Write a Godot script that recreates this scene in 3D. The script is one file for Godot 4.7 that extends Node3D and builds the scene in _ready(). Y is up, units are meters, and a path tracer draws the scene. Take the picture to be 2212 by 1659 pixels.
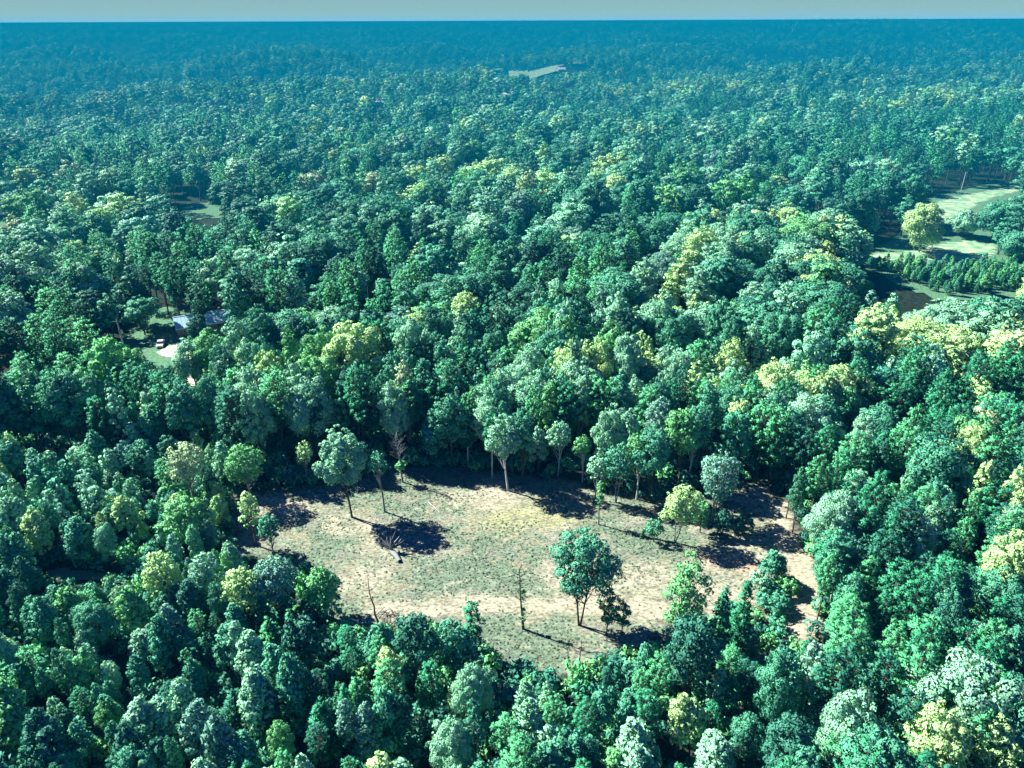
extends Node3D
# Aerial view over mixed woodland with one grassy clearing. Units are metres, y is up, the drone looks towards -z.

const K := 2212.0 / 1024.0            # notes on the photograph were taken on a 2212 pixel wide copy
const CAM_H := 80.0
const VFOV := 53.0
const TILT := 25.25
const ROLL := -0.22
var focal := 384.0 / tan(deg_to_rad(VFOV / 2.0))
var pitch := deg_to_rad(TILT)
var rng := RandomNumberGenerator.new()
var hill_noise := FastNoiseLite.new()
var stand_noise := FastNoiseLite.new()
var tone_noise := FastNoiseLite.new()
var counts := {}
var bark := {}
var leaf_cache := {}
var lib := {}
var keep := []                        # [polygon on the photograph, its bounds, distance]: openings no nearer tree may cover
var clearing_px := PackedVector2Array()
var knolls := []
var sunny := []                       # openings that lie in the sun: no tree stands where its shadow would fill them

# ------------------------------------------------------------------ camera geometry
func ray(x: float, y: float) -> Vector3:
	return Vector3((x / K - 512.0) / focal, -(y / K - 384.0) / focal, -1.0).rotated(Vector3.BACK, deg_to_rad(ROLL)).rotated(Vector3.RIGHT, -pitch)

func project(p: Vector3) -> Vector2:
	var q := (p - Vector3(0, CAM_H, 0)).rotated(Vector3.RIGHT, pitch).rotated(Vector3.BACK, -deg_to_rad(ROLL))
	if q.z > -1.0:
		return Vector2(-9999, -9999)
	return Vector2((q.x / -q.z * focal + 512.0) * K, (384.0 - q.y / -q.z * focal) * K)

func land(x: float, z: float) -> float:
	var r := sqrt(x * x + z * z)
	if r < 450.0:
		return 0.0
	var a := atan2(x, -z)
	var h := hill_noise.get_noise_2d(x, z) * 44.0 * smoothstep(450.0, 1000.0, r) - 6.0 * smoothstep(450.0, 900.0, r)
	h += smoothstep(1500.0, 3000.0, r) * (lerpf(56.0, 62.0, smoothstep(-0.1, 0.25, a)) + 7.0 * hill_noise.get_noise_2d(x * 0.6 + 900.0, z * 0.5) - h)
	for k in knolls:
		h += k[2] * exp(-((x - k[0]) * (x - k[0]) / (k[3] * k[3]) + (z - k[1]) * (z - k[1]) / (k[4] * k[4])))
	return h

func ground_at(x: float, y: float) -> Vector3:
	var d := ray(x, y)
	var t := 20.0
	while t < 6000.0:
		var p := Vector3(0, CAM_H, 0) + d * t
		if p.y <= land(p.x, p.z):
			break
		t *= 1.004
	for i in 6:
		var p := Vector3(0, CAM_H, 0) + d * t
		t += (p.y - land(p.x, p.z)) / maxf(-d.y, 0.02) * 0.9
	var q := Vector3(0, CAM_H, 0) + d * t
	return Vector3(q.x, land(q.x, q.z), q.z)

func height_at(base: Vector3, x: float, y: float) -> float:   # height above base of what shows at pixel (x, y) straight over it
	var d := ray(x, y)
	var t := Vector2(base.x, base.z).length() / Vector2(d.x, d.z).length()
	return CAM_H + d.y * t - base.y

func metres_per_px(base: Vector3) -> float:
	return -(base - Vector3(0, CAM_H, 0)).rotated(Vector3.RIGHT, pitch).z / focal / K

# ------------------------------------------------------------------ naming
func numbered(called: String) -> String:
	var n: int = counts.get(called, 0)
	counts[called] = n + 1
	return called if n == 0 else "%s_%03d" % [called, n]

func thing(called: String, label: String, category: String, at: Vector3, turn := 0.0, group := "") -> Node3D:
	var o := Node3D.new()
	o.name = numbered(called)
	add_child(o)
	o.position = at
	o.rotation.y = turn
	tag(o, label, category, group)
	return o

func tag(o: Node, label: String, category: String, group := "") -> void:
	o.set_meta("label", label)
	o.set_meta("category", category)
	if group:
		o.set_meta("group", group)

func part(called: String, m: Mesh, mat: Material, parent: Node) -> MeshInstance3D:
	var o := MeshInstance3D.new()
	o.name = called
	o.mesh = m
	if mat:
		o.material_override = mat
	parent.add_child(o, true)
	return o

# ------------------------------------------------------------------ materials
func lin(r: float, g: float, b: float) -> Color:
	return Color(r, g, b).linear_to_srgb()

func matte(c: Color, rough := 0.9, spec := 0.3) -> StandardMaterial3D:
	var m := StandardMaterial3D.new()
	m.albedo_color = c
	m.roughness = rough
	m.metallic_specular = spec
	return m

const TINTS := {
	"deep": Vector3(0.034, 0.165, 0.120), "mid": Vector3(0.066, 0.280, 0.180), "pale": Vector3(0.205, 0.465, 0.310),
	"yellow": Vector3(0.350, 0.570, 0.250), "lime": Vector3(0.130, 0.395, 0.165), "grey": Vector3(0.135, 0.325, 0.255), "rust": Vector3(0.340, 0.475, 0.290),
	"pine": Vector3(0.032, 0.240, 0.130), "pine_dark": Vector3(0.022, 0.155, 0.106), "pine_bright": Vector3(0.072, 0.345, 0.162),
}

func leaf_mat(tint: String) -> StandardMaterial3D:
	if not leaf_cache.has(tint):
		var m := StandardMaterial3D.new()
		m.vertex_color_use_as_albedo = true
		m.roughness = 0.6
		m.metallic_specular = 0.25
		m.backlight_enabled = true
		m.backlight = Color(0.28, 0.36, 0.18)
		if tint != "":
			var t: Vector3 = TINTS[tint]
			m.albedo_color = lin(t.x, t.y, t.z)
		leaf_cache[tint] = m
	return leaf_cache[tint]

# ------------------------------------------------------------------ mesh helpers
class Bits:
	var v := PackedVector3Array()
	var n := PackedVector3Array()
	var c := PackedColorArray()
	var i := PackedInt32Array()
	var colored := false
	func quad(a: Vector3, b: Vector3, cc: Vector3, d: Vector3, n1: Vector3, n2: Vector3, n3: Vector3, n4: Vector3) -> void:
		var k := v.size()
		v.append(a); v.append(b); v.append(cc); v.append(d)
		n.append(n1); n.append(n2); n.append(n3); n.append(n4)
		i.append(k); i.append(k + 1); i.append(k + 2); i.append(k); i.append(k + 2); i.append(k + 3)
	func add_to(m: ArrayMesh) -> ArrayMesh:
		var a := []
		a.resize(Mesh.ARRAY_MAX)
		a[Mesh.ARRAY_VERTEX] = v
		a[Mesh.ARRAY_NORMAL] = n
		if colored:
			a[Mesh.ARRAY_COLOR] = c
		a[Mesh.ARRAY_INDEX] = i
		m.add_surface_from_arrays(Mesh.PRIMITIVE_TRIANGLES, a)
		return m
	func made() -> ArrayMesh:
		return add_to(ArrayMesh.new())

func tube(b: Bits, pts: Array, radii: Array, sides := 6) -> void:
	var first := b.v.size()
	for k in pts.size():
		var p: Vector3 = pts[k]
		var d: Vector3 = (pts[mini(k + 1, pts.size() - 1)] - pts[maxi(k - 1, 0)]).normalized()
		var u := d.cross(Vector3(0.31, 0.1, 0.94)).normalized()
		var w := d.cross(u)
		for s in sides:
			var a := TAU * s / sides
			var o := u * cos(a) + w * sin(a)
			b.v.append(p + o * radii[k])
			b.n.append(o)
	for k in pts.size() - 1:
		for s in sides:
			var p0 := first + k * sides + s
			var p1 := first + k * sides + (s + 1) % sides
			b.i.append(p0); b.i.append(p0 + sides); b.i.append(p1)
			b.i.append(p1); b.i.append(p0 + sides); b.i.append(p1 + sides)

func box(b: Bits, lo: Vector3, hi: Vector3) -> void:
	var p := [lo, Vector3(hi.x, lo.y, lo.z), Vector3(hi.x, hi.y, lo.z), Vector3(lo.x, hi.y, lo.z), Vector3(lo.x, lo.y, hi.z), Vector3(hi.x, lo.y, hi.z), hi, Vector3(lo.x, hi.y, hi.z)]
	for f in [[0, 1, 2, 3, Vector3.FORWARD], [5, 4, 7, 6, Vector3.BACK], [4, 0, 3, 7, Vector3.LEFT], [1, 5, 6, 2, Vector3.RIGHT], [3, 2, 6, 7, Vector3.UP], [4, 5, 1, 0, Vector3.DOWN]]:
		b.quad(p[f[0]], p[f[1]], p[f[2]], p[f[3]], f[4], f[4], f[4], f[4])

func boxed(lo: Vector3, hi: Vector3) -> ArrayMesh:
	var b := Bits.new()
	box(b, lo, hi)
	return b.made()

func prism(b: Bits, outline: Array, z0: float, z1: float) -> void:   # outline in x, y, counter-clockwise
	for k in outline.size():
		var p: Vector2 = outline[k]
		var q: Vector2 = outline[(k + 1) % outline.size()]
		var n := Vector3((q - p).y, -(q - p).x, 0).normalized()
		b.quad(Vector3(p.x, p.y, z0), Vector3(p.x, p.y, z1), Vector3(q.x, q.y, z1), Vector3(q.x, q.y, z0), n, n, n, n)
	var tri := Geometry2D.triangulate_polygon(PackedVector2Array(outline))
	for side in [[z0, -1.0], [z1, 1.0]]:
		var k := b.v.size()
		for p in outline:
			b.v.append(Vector3(p.x, p.y, side[0]))
			b.n.append(Vector3(0, 0, side[1]))
		for t in tri:
			b.i.append(k + t)

func rv() -> Vector3:
	return Vector3(rng.randf_range(-1, 1), rng.randf_range(-1, 1), rng.randf_range(-1, 1))

func on_ball() -> Vector3:
	var y := rng.randf_range(-1, 1)
	var a := rng.randf_range(0, TAU)
	var r := sqrt(1.0 - y * y)
	return Vector3(r * cos(a), y, r * sin(a))

var jit := 0.4
var heart := Vector3.ZERO
var heart_r := Vector3.ONE

func leaf(b: Bits, c: Vector3, n: Vector3, out: Vector3, s: float, wide: float, shade: Color) -> void:
	var t := n.cross(Vector3(rng.randf_range(-1, 1), rng.randf_range(-1, 1), rng.randf_range(-1, 1))).normalized() * s
	var w := n.cross(t) * wide
	var nn := (n * jit + out * 0.5 + ((c - heart) / heart_r).limit_length(1.0) * 0.4).normalized()
	var bend := n * s * 0.25
	b.quad(c + t - bend, c - w, c - t - bend, c + w, nn, nn, nn, nn)
	b.c.append(shade); b.c.append(shade); b.c.append(shade); b.c.append(shade)

func leaf_shade(spread: float) -> Color:
	var g := 1.0 + rng.randf_range(-spread, spread)
	var y := rng.randf_range(-0.18, 0.18)
	return Color(g * (1.0 + y * 1.2), g * (1.0 + y * 0.3), g * (1.0 - y), 1.0)

# a puff of broad leaves
func puff(b: Bits, c: Vector3, r: Vector3, count: int, s: float, patch: float) -> void:
	for k in count:
		var d := on_ball()
		if d.y < -0.35 and rng.randf() < 0.7:
			d.y = -d.y
		var p := c + d * r * rng.randf_range(0.80, 1.06)
		var g := leaf_shade(0.18 if jit > 0.2 else 0.08)
		g = Color(g.r * patch, g.g * patch, g.b * patch)
		leaf(b, p, (d + rv() * (0.25 + 0.9 * jit)).normalized(), d, s * rng.randf_range(0.7, 1.3), 0.62, g)

# a tuft of needles, bundles pointing outwards
func tuft(b: Bits, c: Vector3, r: float, count: int, s: float, patch: float) -> void:
	for k in count:
		var d := on_ball()
		if d.y < -0.3:
			d.y = -d.y * 0.6
		d = d.normalized()
		var t := (d + rv() * 0.25).normalized() * s
		var w := t.cross(rv()).normalized() * s * 0.34
		if t.cross(w).y < 0.0:
			w = -w
		var p := c + d * r * rng.randf_range(0.45, 1.0)
		var n := (d * 0.8 + t.cross(w).normalized() * 0.3 + ((p - heart) / heart_r).limit_length(1.0) * 0.45).normalized()
		b.quad(p - t * 0.6, p + w, p + t, p - w, n, n, n, n)
		var g := leaf_shade(0.18)
		g = Color(g.r * patch, g.g * patch, g.b * patch)
		b.c.append(g); b.c.append(g); b.c.append(g); b.c.append(g)

# ------------------------------------------------------------------ trees
# every maker returns {crown, trunk, h, r}; lod 0 is for trees that show each spray, 3 for the far ridge
func broadleaf(sd: int, lod: int, h: float, r: float, base: float, o := {}) -> Dictionary:
	rng.seed = sd * 7919 + 13
	var crown := Bits.new()
	crown.colored = true
	var wood := Bits.new()
	var lean: Vector3 = o.get("lean", Vector3(rng.randf_range(-0.04, 0.04), 0, rng.randf_range(-0.04, 0.04)))
	var stems: int = o.get("stems", 1)
	var full: float = o.get("full", 1.0)
	var s: float = [0.20, 0.34, 0.60, 1.3][lod] * o.get("leaf", 1.0)
	var mid := (h + base) * 0.5
	var half := (h - base) * 0.5
	jit = [0.4, 0.26, 0.14, 0.1][lod]
	heart = Vector3(lean.x * mid, mid - half * 0.3, lean.z * mid)
	heart_r = Vector3(r, half * 1.2, r)
	var n_puffs: int = o.get("puffs", [int(15 + r * 5.5), int(13 + r * 4.0), 14, 7][lod])
	var tr := 0.055 + h * 0.009
	var tops := []
	for q in stems:
		var off := Vector3.ZERO if stems == 1 else Vector3(cos(q * 2.7 + sd), 0, sin(q * 2.7 + sd)) * r * 0.28
		var foot := Vector3.ZERO if stems == 1 else off * 0.12
		var top := Vector3(lean.x * h, h - half * 0.75, lean.z * h) + off
		var a = foot.lerp(top, 0.35) + rv() * 0.012 * h * o.get("crook", 1.0)
		var m = foot.lerp(top, 0.7) + rv() * 0.015 * h * o.get("crook", 1.0)
		var th := tr / sqrt(float(stems))
		tube(wood, [foot - Vector3(0, 0.3, 0), foot + Vector3(0, 0.25, 0), a, m, top], [th * 1.5, th * 1.15, th * 0.9, th * 0.65, th * 0.3], 6 if lod < 2 else 4)
		tops.append([foot, a, m, top])
	var twist := rng.randf_range(0, TAU)
	for k in n_puffs:
		var f := (k + 0.5) / n_puffs
		var y := 1.0 - 1.75 * f
		var a := twist + k * 2.39996 + rng.randf_range(-0.4, 0.4)
		var ring := sqrt(maxf(0.0, 1.0 - y * y * 0.92))
		var reach = rng.randf_range(0.45, 0.9) * o.get("spread", 1.0) * (1.0 + 0.22 * sin(a * 2.0 + twist * 3.0) + 0.12 * sin(a * 3.0 + y * 2.0))
		reach *= lerpf(1.0, 1.15 - 0.62 * (y * 0.5 + 0.5), o.get("taper", 0.0))
		var c := Vector3(cos(a) * ring * r * reach, mid + y * half * rng.randf_range(0.62, 0.9), sin(a) * ring * r * reach) + Vector3(lean.x, 0, lean.z) * mid
		var pr = r * rng.randf_range(0.24, 0.42) * (1.0 - 0.25 * maxf(y, 0.0)) * o.get("puff", 1.0)
		var pv := Vector3(pr, pr * rng.randf_range(0.65, 1.0), pr)
		var area = 4.0 * PI * pr * pr * 0.8
		puff(crown, c, pv, int(clampf(area * 0.58 * full / (s * s), 8, 420)), s, rng.randf_range(0.8, 1.2))
		if lod < 2:
			var tp: Array = tops[k % stems]
			var from: Vector3 = tp[1].lerp(tp[3], rng.randf_range(0.1, 0.9)) if c.y > tp[1].y else tp[0].lerp(tp[1], 0.8)
			if from.y > c.y - 0.2:
				from = tp[0].lerp(tp[1], clampf((c.y - 1.0) / maxf(tp[1].y, 1.0), 0.3, 0.95))
			var bow := from.lerp(c, 0.55) + Vector3(0, -0.12 * r, 0) + rv() * 0.1 * r
			tube(wood, [from, bow, c], [tr * 0.42, tr * 0.26, tr * 0.08], 4)
	# loose sprays that break the outline
	var loose = [int(26 + r * 10), 16, 8, 4][lod]
	for k in loose:
		var d := on_ball()
		d.y = absf(d.y) * 1.1 - 0.25
		d = d.normalized()
		var tp: float = lerpf(1.0, 1.15 - 0.62 * (d.y * 0.5 + 0.5), o.get("taper", 0.0))
		var c := Vector3(d.x * r * 0.95 * tp, mid + d.y * half * 1.0, d.z * r * 0.95 * tp) * Vector3(rng.randf_range(0.8, 1.06), 1, rng.randf_range(0.8, 1.06)) + Vector3(lean.x, 0, lean.z) * mid
		puff(crown, c, Vector3.ONE * rng.randf_range(0.25, 0.5) * (1.0 + lod * 0.5), int([15, 8, 5, 4][lod] * full), s, rng.randf_range(0.85, 1.25))
	return {"crown": crown.made(), "trunk": wood.made(), "h": h, "r": r, "tris": crown.i.size() / 3}

func pine(sd: int, lod: int, h: float, r: float, base: float, o := {}) -> Dictionary:
	rng.seed = sd * 6007 + 5
	var crown := Bits.new()
	crown.colored = true
	var wood := Bits.new()
	var lean := Vector3(rng.randf_range(-0.03, 0.03), 0, rng.randf_range(-0.03, 0.03))
	var top := Vector3(lean.x * h, h, lean.z * h)
	var tr := 0.05 + h * 0.0085
	tube(wood, [Vector3(0, -0.3, 0), Vector3(0, 0.3, 0), top * 0.5 + rv() * 0.1, top * 0.97], [tr * 1.35, tr, tr * 0.7, tr * 0.12], 6 if lod < 2 else 4)
	heart = Vector3(0, lerpf(base, h, 0.35), 0)
	heart_r = Vector3(r, (h - base) * 0.6, r)
	var pointed: float = o.get("pointed", 0.35)
	var n_tufts: int = o.get("tufts", [int(52 + r * 16), int(34 + r * 7), 22, 9][lod])
	var size: float = [0.62, 0.85, 1.15, 1.9][lod] * (0.6 + r * 0.13) * o.get("tuft", 1.0)
	var s: float = [0.25, 0.36, 0.6, 1.2][lod]
	var per: int = [60, 38, 24, 14][lod]
	var whorl := rng.randf_range(0, TAU)
	for k in n_tufts:
		var f := pow((k + 0.5) / n_tufts, 0.8)                     # 0 at the top, 1 at the crown's foot
		var y := lerpf(h - size * 0.4, base, f)
		var ring := lerpf(sin(PI * clampf(0.12 + 0.80 * f, 0, 1)), f, pointed) * r
		if f > 0.8:
			ring *= lerpf(1.0, 0.75, (f - 0.8) / 0.2)
		var a := whorl + k * 2.39996 + rng.randf_range(-0.5, 0.5)
		var reach := ring * (rng.randf_range(0.72, 1.05) if k % 4 else rng.randf_range(0.25, 0.7))
		var c := Vector3(cos(a) * reach, y + rng.randf_range(-0.4, 0.4), sin(a) * reach) + lean * y
		var tz := size * rng.randf_range(0.7, 1.2) * lerpf(0.8, 1.05, f)
		tuft(crown, c, tz, int(per * tz * tz / (size * size)), s, rng.randf_range(0.8, 1.2))
		if lod == 0 or (lod == 1 and k % 3 == 0):
			var from := Vector3(lean.x * y, y - 0.35 * reach, lean.z * y)
			tube(wood, [from, from.lerp(c, 0.6) - Vector3(0, 0.12 * reach, 0), c], [tr * 0.28, tr * 0.2, tr * 0.07], 3)
	for k in (rng.randi_range(3, 7) if lod == 0 and base > 4.0 else 0):       # dead stubs below the crown
		var y := rng.randf_range(base * 0.45, base)
		var a := rng.randf_range(0, TAU)
		tube(wood, [Vector3(0, y, 0), Vector3(cos(a), rng.randf_range(-0.1, 0.4), sin(a)) * rng.randf_range(0.5, 1.3) + Vector3(0, y, 0)], [0.035, 0.012], 3)
	return {"crown": crown.made(), "trunk": wood.made(), "h": h, "r": r, "tris": crown.i.size() / 3}

func bare(sd: int, h: float, r: float, base: float, thick: float, n_limbs: int, twigs: int, crook := 0.03) -> ArrayMesh:
	rng.seed = sd * 31 + 3
	var b := Bits.new()
	var pts := [Vector3(0, -0.3, 0)]
	var rad := [thick * 1.3]
	for k in range(1, 8):
		var f := k / 7.0
		pts.append(Vector3(rng.randf_range(-1, 1) * crook * h * f, h * f * 0.96, rng.randf_range(-1, 1) * crook * h * f))
		rad.append(thick * lerpf(1.0, 0.18, f))
	tube(b, pts, rad, 6)
	for k in n_limbs:
		var f := lerpf(base / h, 0.95, (k + rng.randf()) / n_limbs)
		var i := clampf(f * 7.0, 0, 6.99)
		var from: Vector3 = pts[int(i)].lerp(pts[int(i) + 1], i - int(i))
		var a := k * 2.4 + rng.randf()
		var reach := r * rng.randf_range(0.5, 1.0) * (1.15 - f * 0.5)
		var end := from + Vector3(cos(a) * reach, reach * rng.randf_range(0.5, 1.1), sin(a) * reach)
		var m := from.lerp(end, 0.5) + rv() * 0.12 * reach
		var lt := thick * rng.randf_range(0.25, 0.42)
		tube(b, [from, m, end], [lt, lt * 0.6, lt * 0.2], 4)
		for t in twigs:
			var g := from.lerp(m, rng.randf()) if t % 2 else m.lerp(end, rng.randf())
			var e := g + (end - from).normalized() * reach * 0.35 + rv() * reach * 0.4 + Vector3(0, reach * 0.15, 0)
			tube(b, [g, g.lerp(e, 0.5) + rv() * 0.05 * reach, e], [lt * 0.35, lt * 0.25, lt * 0.12], 3)
	return b.made()

func plant_tree(kind: String, t: Dictionary, tint: String, at: Vector3, turn: float, sc: Vector3, wood: String, label: String, category: String, group := "") -> Node3D:
	var o := thing(kind, label, category, at, turn, group)
	o.scale = sc
	part("trunk", t.trunk, bark[wood], o)
	part("crown", t.crown, leaf_mat(tint), o)
	return o

# ------------------------------------------------------------------ openings in the woods
func opening(poly: Array, dist: float) -> PackedVector2Array:
	var p := PackedVector2Array(poly)
	var r := Rect2(p[0], Vector2.ZERO)
	for q in p:
		r = r.expand(q)
	keep.append([p, r, dist])
	return p

func covers(at: Vector3, h: float, r: float, base: float) -> bool:
	var dist := Vector2(at.x, at.z).length()
	var a := project(at)
	var top := project(at + Vector3(0, h, 0))
	var low := project(at + Vector3(0, base, 0))
	var w := r / metres_per_px(at + Vector3(0, h * 0.7, 0))
	for k in keep:
		if dist > k[2] + 4.0:
			continue
		var rect: Rect2 = k[1]
		if a.y < rect.position.y or top.y > rect.end.y or top.x + w < rect.position.x or top.x - w > rect.end.x:
			continue
		for off in [0.0, -0.8, 0.8]:
			var line := PackedVector2Array([a, top]) if off == 0.0 else PackedVector2Array([low.lerp(top, 0.1) + Vector2(w * off, 0), low.lerp(top, 0.75) + Vector2(w * off, 0)])
			if Geometry2D.intersect_polyline_with_polygon(line, k[0]).size():
				return true
	return false

func shades(at: Vector3, h: float) -> bool:
	for f in [0.45, 0.85]:
		var q := project(Vector3(at.x, 0, at.z) + Vector3(12.0, 0, 6.0) / 12.3 * h * f)
		for p in sunny:
			if Geometry2D.is_point_in_polygon(q, p):
				return true
	return false

func sheet(called: String, px: Array, lift: float, cell: float, mat: Material, label := "") -> MeshInstance3D:
	var poly := PackedVector2Array()
	var r := Rect2()
	for q in px:
		var g := ground_at(q[0], q[1])
		poly.append(Vector2(g.x, g.z))
		r = Rect2(poly[0], Vector2.ZERO) if poly.size() == 1 else r.expand(poly[-1])
	var b := Bits.new()
	var x := r.position.x
	while x < r.end.x:
		var z := r.position.y
		while z < r.end.y:
			if Geometry2D.is_point_in_polygon(Vector2(x + cell * 0.5, z + cell * 0.5), poly):
				var c := [Vector2(x, z), Vector2(x + cell, z), Vector2(x + cell, z + cell), Vector2(x, z + cell)]
				var v := []
				for q in c:
					v.append(Vector3(q.x, land(q.x, q.y) + lift, q.y))
				b.quad(v[0], v[1], v[2], v[3], Vector3.UP, Vector3.UP, Vector3.UP, Vector3.UP)
			z += cell
		x += cell
	var o := part(called, b.made(), mat, self)
	o.name = numbered(called)
	o.set_meta("kind", "structure")
	if label:
		o.set_meta("label", label)
	return o

func mottled(a: Color, b: Color, c: Color, freq: float, span: float, sd: int) -> StandardMaterial3D:
	var n := FastNoiseLite.new()
	n.seed = sd
	n.frequency = freq
	n.fractal_octaves = 5
	n.fractal_gain = 0.6
	var t := NoiseTexture2D.new()
	t.width = 512
	t.height = 512
	t.seamless = true
	t.noise = n
	var g := Gradient.new()
	g.offsets = PackedFloat32Array([0.25, 0.5, 0.75])
	g.colors = PackedColorArray([a, b, c])
	t.color_ramp = g
	var m := matte(Color.WHITE, 0.95, 0.2)
	m.albedo_texture = t
	m.uv1_triplanar = true
	m.uv1_world_triplanar = true
	m.uv1_scale = Vector3.ONE / span
	return m

func _ready() -> void:
	set_up_view()
	make_tables()
	build_ground()
	build_clearing()
	build_fields()
	build_house()
	build_far_roofs()
	build_poles()
	feature_trees()
	build_woods()
	build_ridge_woods()
	build_small_things()
	far_haze()

# ------------------------------------------------------------------ camera, sky, sun
func set_up_view() -> void:
	var cam := Camera3D.new()
	cam.name = "camera"
	cam.fov = VFOV
	cam.far = 12000.0
	cam.near = 0.5
	add_child(cam)
	cam.position = Vector3(0, CAM_H, 0)
	cam.rotation_degrees = Vector3(-TILT, 0, ROLL)
	cam.current = true
	var sky := ProceduralSkyMaterial.new()
	sky.sky_top_color = lin(0.004, 0.022, 0.125)
	sky.sky_horizon_color = lin(0.073, 0.128, 0.118)
	sky.sky_curve = 0.10
	sky.ground_bottom_color = lin(0.02, 0.05, 0.05)
	sky.ground_horizon_color = lin(0.073, 0.128, 0.118)
	sky.sun_angle_max = 1.0
	var e := Environment.new()
	e.background_mode = Environment.BG_SKY
	e.sky = Sky.new()
	e.sky.sky_material = sky
	e.tonemap_mode = Environment.TONE_MAPPER_LINEAR
	e.tonemap_exposure = 4.2
	e.fog_enabled = true
	e.fog_light_color = lin(0.0, 0.40, 0.95)
	e.fog_density = 0.00007
	e.volumetric_fog_enabled = true
	e.volumetric_fog_density = 0.0
	e.sdfgi_enabled = true
	e.ssao_enabled = true
	e.ssil_enabled = true
	var w := WorldEnvironment.new()
	w.name = "world_environment"
	w.environment = e
	add_child(w)
	var sun := DirectionalLight3D.new()
	sun.name = "sun"
	sun.light_energy = 1.55
	sun.light_color = Color(1.0, 0.98, 0.92)
	sun.light_angular_distance = 0.5
	sun.shadow_enabled = true
	add_child(sun)
	sun.look_at_from_position(Vector3.ZERO, Vector3(12.0, -12.3, 6.0), Vector3.UP)

func far_haze() -> void:            # thicker air over the low land beyond the near woods
	var m := FogMaterial.new()
	m.albedo = lin(0.0, 0.142, 0.220)
	m.density = 0.00115
	var f := FogVolume.new()
	f.name = "haze"
	f.shape = RenderingServer.FOG_VOLUME_SHAPE_BOX
	f.size = Vector3(6400.0, 120.0, 3520.0)
	f.position = Vector3(0, 80.2 - 60.0, -200.0 - 1760.0)
	f.material = m
	add_child(f)
	f.set_meta("kind", "stuff")
	tag(f, "blue-green haze lying over the far woods", "haze")

func make_tables() -> void:
	hill_noise.seed = 4
	hill_noise.frequency = 0.0022
	hill_noise.fractal_octaves = 2
	stand_noise.seed = 11
	stand_noise.frequency = 0.014
	stand_noise.fractal_octaves = 2
	tone_noise.seed = 23
	tone_noise.frequency = 0.02
	tone_noise.fractal_octaves = 2
	bark = {
		"brown": matte(lin(0.065, 0.070, 0.065)), "dark": matte(lin(0.035, 0.038, 0.040)), "pale": matte(lin(0.36, 0.38, 0.39)), "grey": matte(lin(0.16, 0.18, 0.19)),
	}
	sunny.append(PackedVector2Array([Vector2(640, 1110), Vector2(760, 1075), Vector2(860, 1048), Vector2(1060, 1046), Vector2(1180, 1070), Vector2(1290, 1090), Vector2(1400, 1110), Vector2(1500, 1125), Vector2(1660, 1215), Vector2(1730, 1290), Vector2(1700, 1340), Vector2(1300, 1380), Vector2(1000, 1340), Vector2(760, 1330), Vector2(640, 1210)]))
	knolls = [[75.0, -1120.0, 17.0, 170.0, 110.0], [-240.0, -1320.0, 19.0, 150.0, 90.0], [640.0, -760.0, 16.0, 260.0, 120.0]]
	clearing_px = opening([
		Vector2(500, 1062), Vector2(560, 1064), Vector2(640, 1050), Vector2(700, 1045), Vector2(790, 1035), Vector2(860, 1012), Vector2(940, 1012), Vector2(1060, 1022), Vector2(1200, 1038),
		Vector2(1290, 1060), Vector2(1400, 1078), Vector2(1500, 1075), Vector2(1590, 1048), Vector2(1650, 1050), Vector2(1695, 1095), Vector2(1708, 1150), Vector2(1735, 1195),
		Vector2(1766, 1260), Vector2(1763, 1335), Vector2(1742, 1378), Vector2(1700, 1385), Vector2(1690, 1330), Vector2(1640, 1320), Vector2(1500, 1320), Vector2(1420, 1355), Vector2(1380, 1385), Vector2(1300, 1405),
		Vector2(1260, 1445), Vector2(1160, 1452), Vector2(1080, 1412), Vector2(1030, 1385), Vector2(960, 1345), Vector2(880, 1338), Vector2(830, 1345), Vector2(770, 1365), Vector2(720, 1310), Vector2(738, 1255),
		Vector2(690, 1228), Vector2(610, 1210), Vector2(560, 1190), Vector2(520, 1195), Vector2(505, 1130)], 200.0)

# ------------------------------------------------------------------ the land
func build_ground() -> void:
	var b := Bits.new()
	b.colored = true
	var rings := [0.0]
	var r := 18.0
	while r < 3600.0:
		rings.append(r)
		r *= 1.06
	var spokes := 220
	for k in rings.size():
		for s in spokes:
			var a := TAU * s / spokes
			var p = Vector2(sin(a), -cos(a)) * rings[k]
			var y := land(p.x, p.y)
			y -= 0.25 if rings[k] < 430.0 else (0.25 + minf(2.0, (rings[k] - 430.0) * 0.002))
			b.v.append(Vector3(p.x, y, p.y))
			b.n.append(Vector3.UP)
			var f := 0.8 + 0.5 * stand_noise.get_noise_2d(p.x * 0.4, p.y * 0.4)
			b.c.append(Color(f, f, f))
	for k in rings.size() - 1:
		for s in spokes:
			var p0 := k * spokes + s
			var p1 := k * spokes + (s + 1) % spokes
			b.i.append_array(PackedInt32Array([p0, p0 + spokes, p1, p1, p0 + spokes, p1 + spokes]))
	var m := mottled(lin(0.007, 0.015, 0.011), lin(0.012, 0.025, 0.017), lin(0.022, 0.035, 0.022), 0.02, 24.0, 3)
	m.vertex_color_use_as_albedo = true
	var o := part("ground", b.made(), m, self)
	o.set_meta("kind", "structure")

const GX0 := -100.0
const GX1 := 100.0
const GZ0 := -168.0
const GZ1 := -48.0
const GW := 1500
const GH := 900
var clearing_world := PackedVector2Array()

func seg_dist(p: Vector2, line: Array) -> float:
	var best := 1e9
	for k in line.size() - 1:
		best = minf(best, p.distance_to(Geometry2D.get_closest_point_to_segment(p, line[k], line[k + 1])))
	return best

func world_line(px: Array) -> Array:
	var out := []
	for q in px:
		var g := ground_at(q[0], q[1])
		out.append(Vector2(g.x, g.z))
	return out

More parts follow.
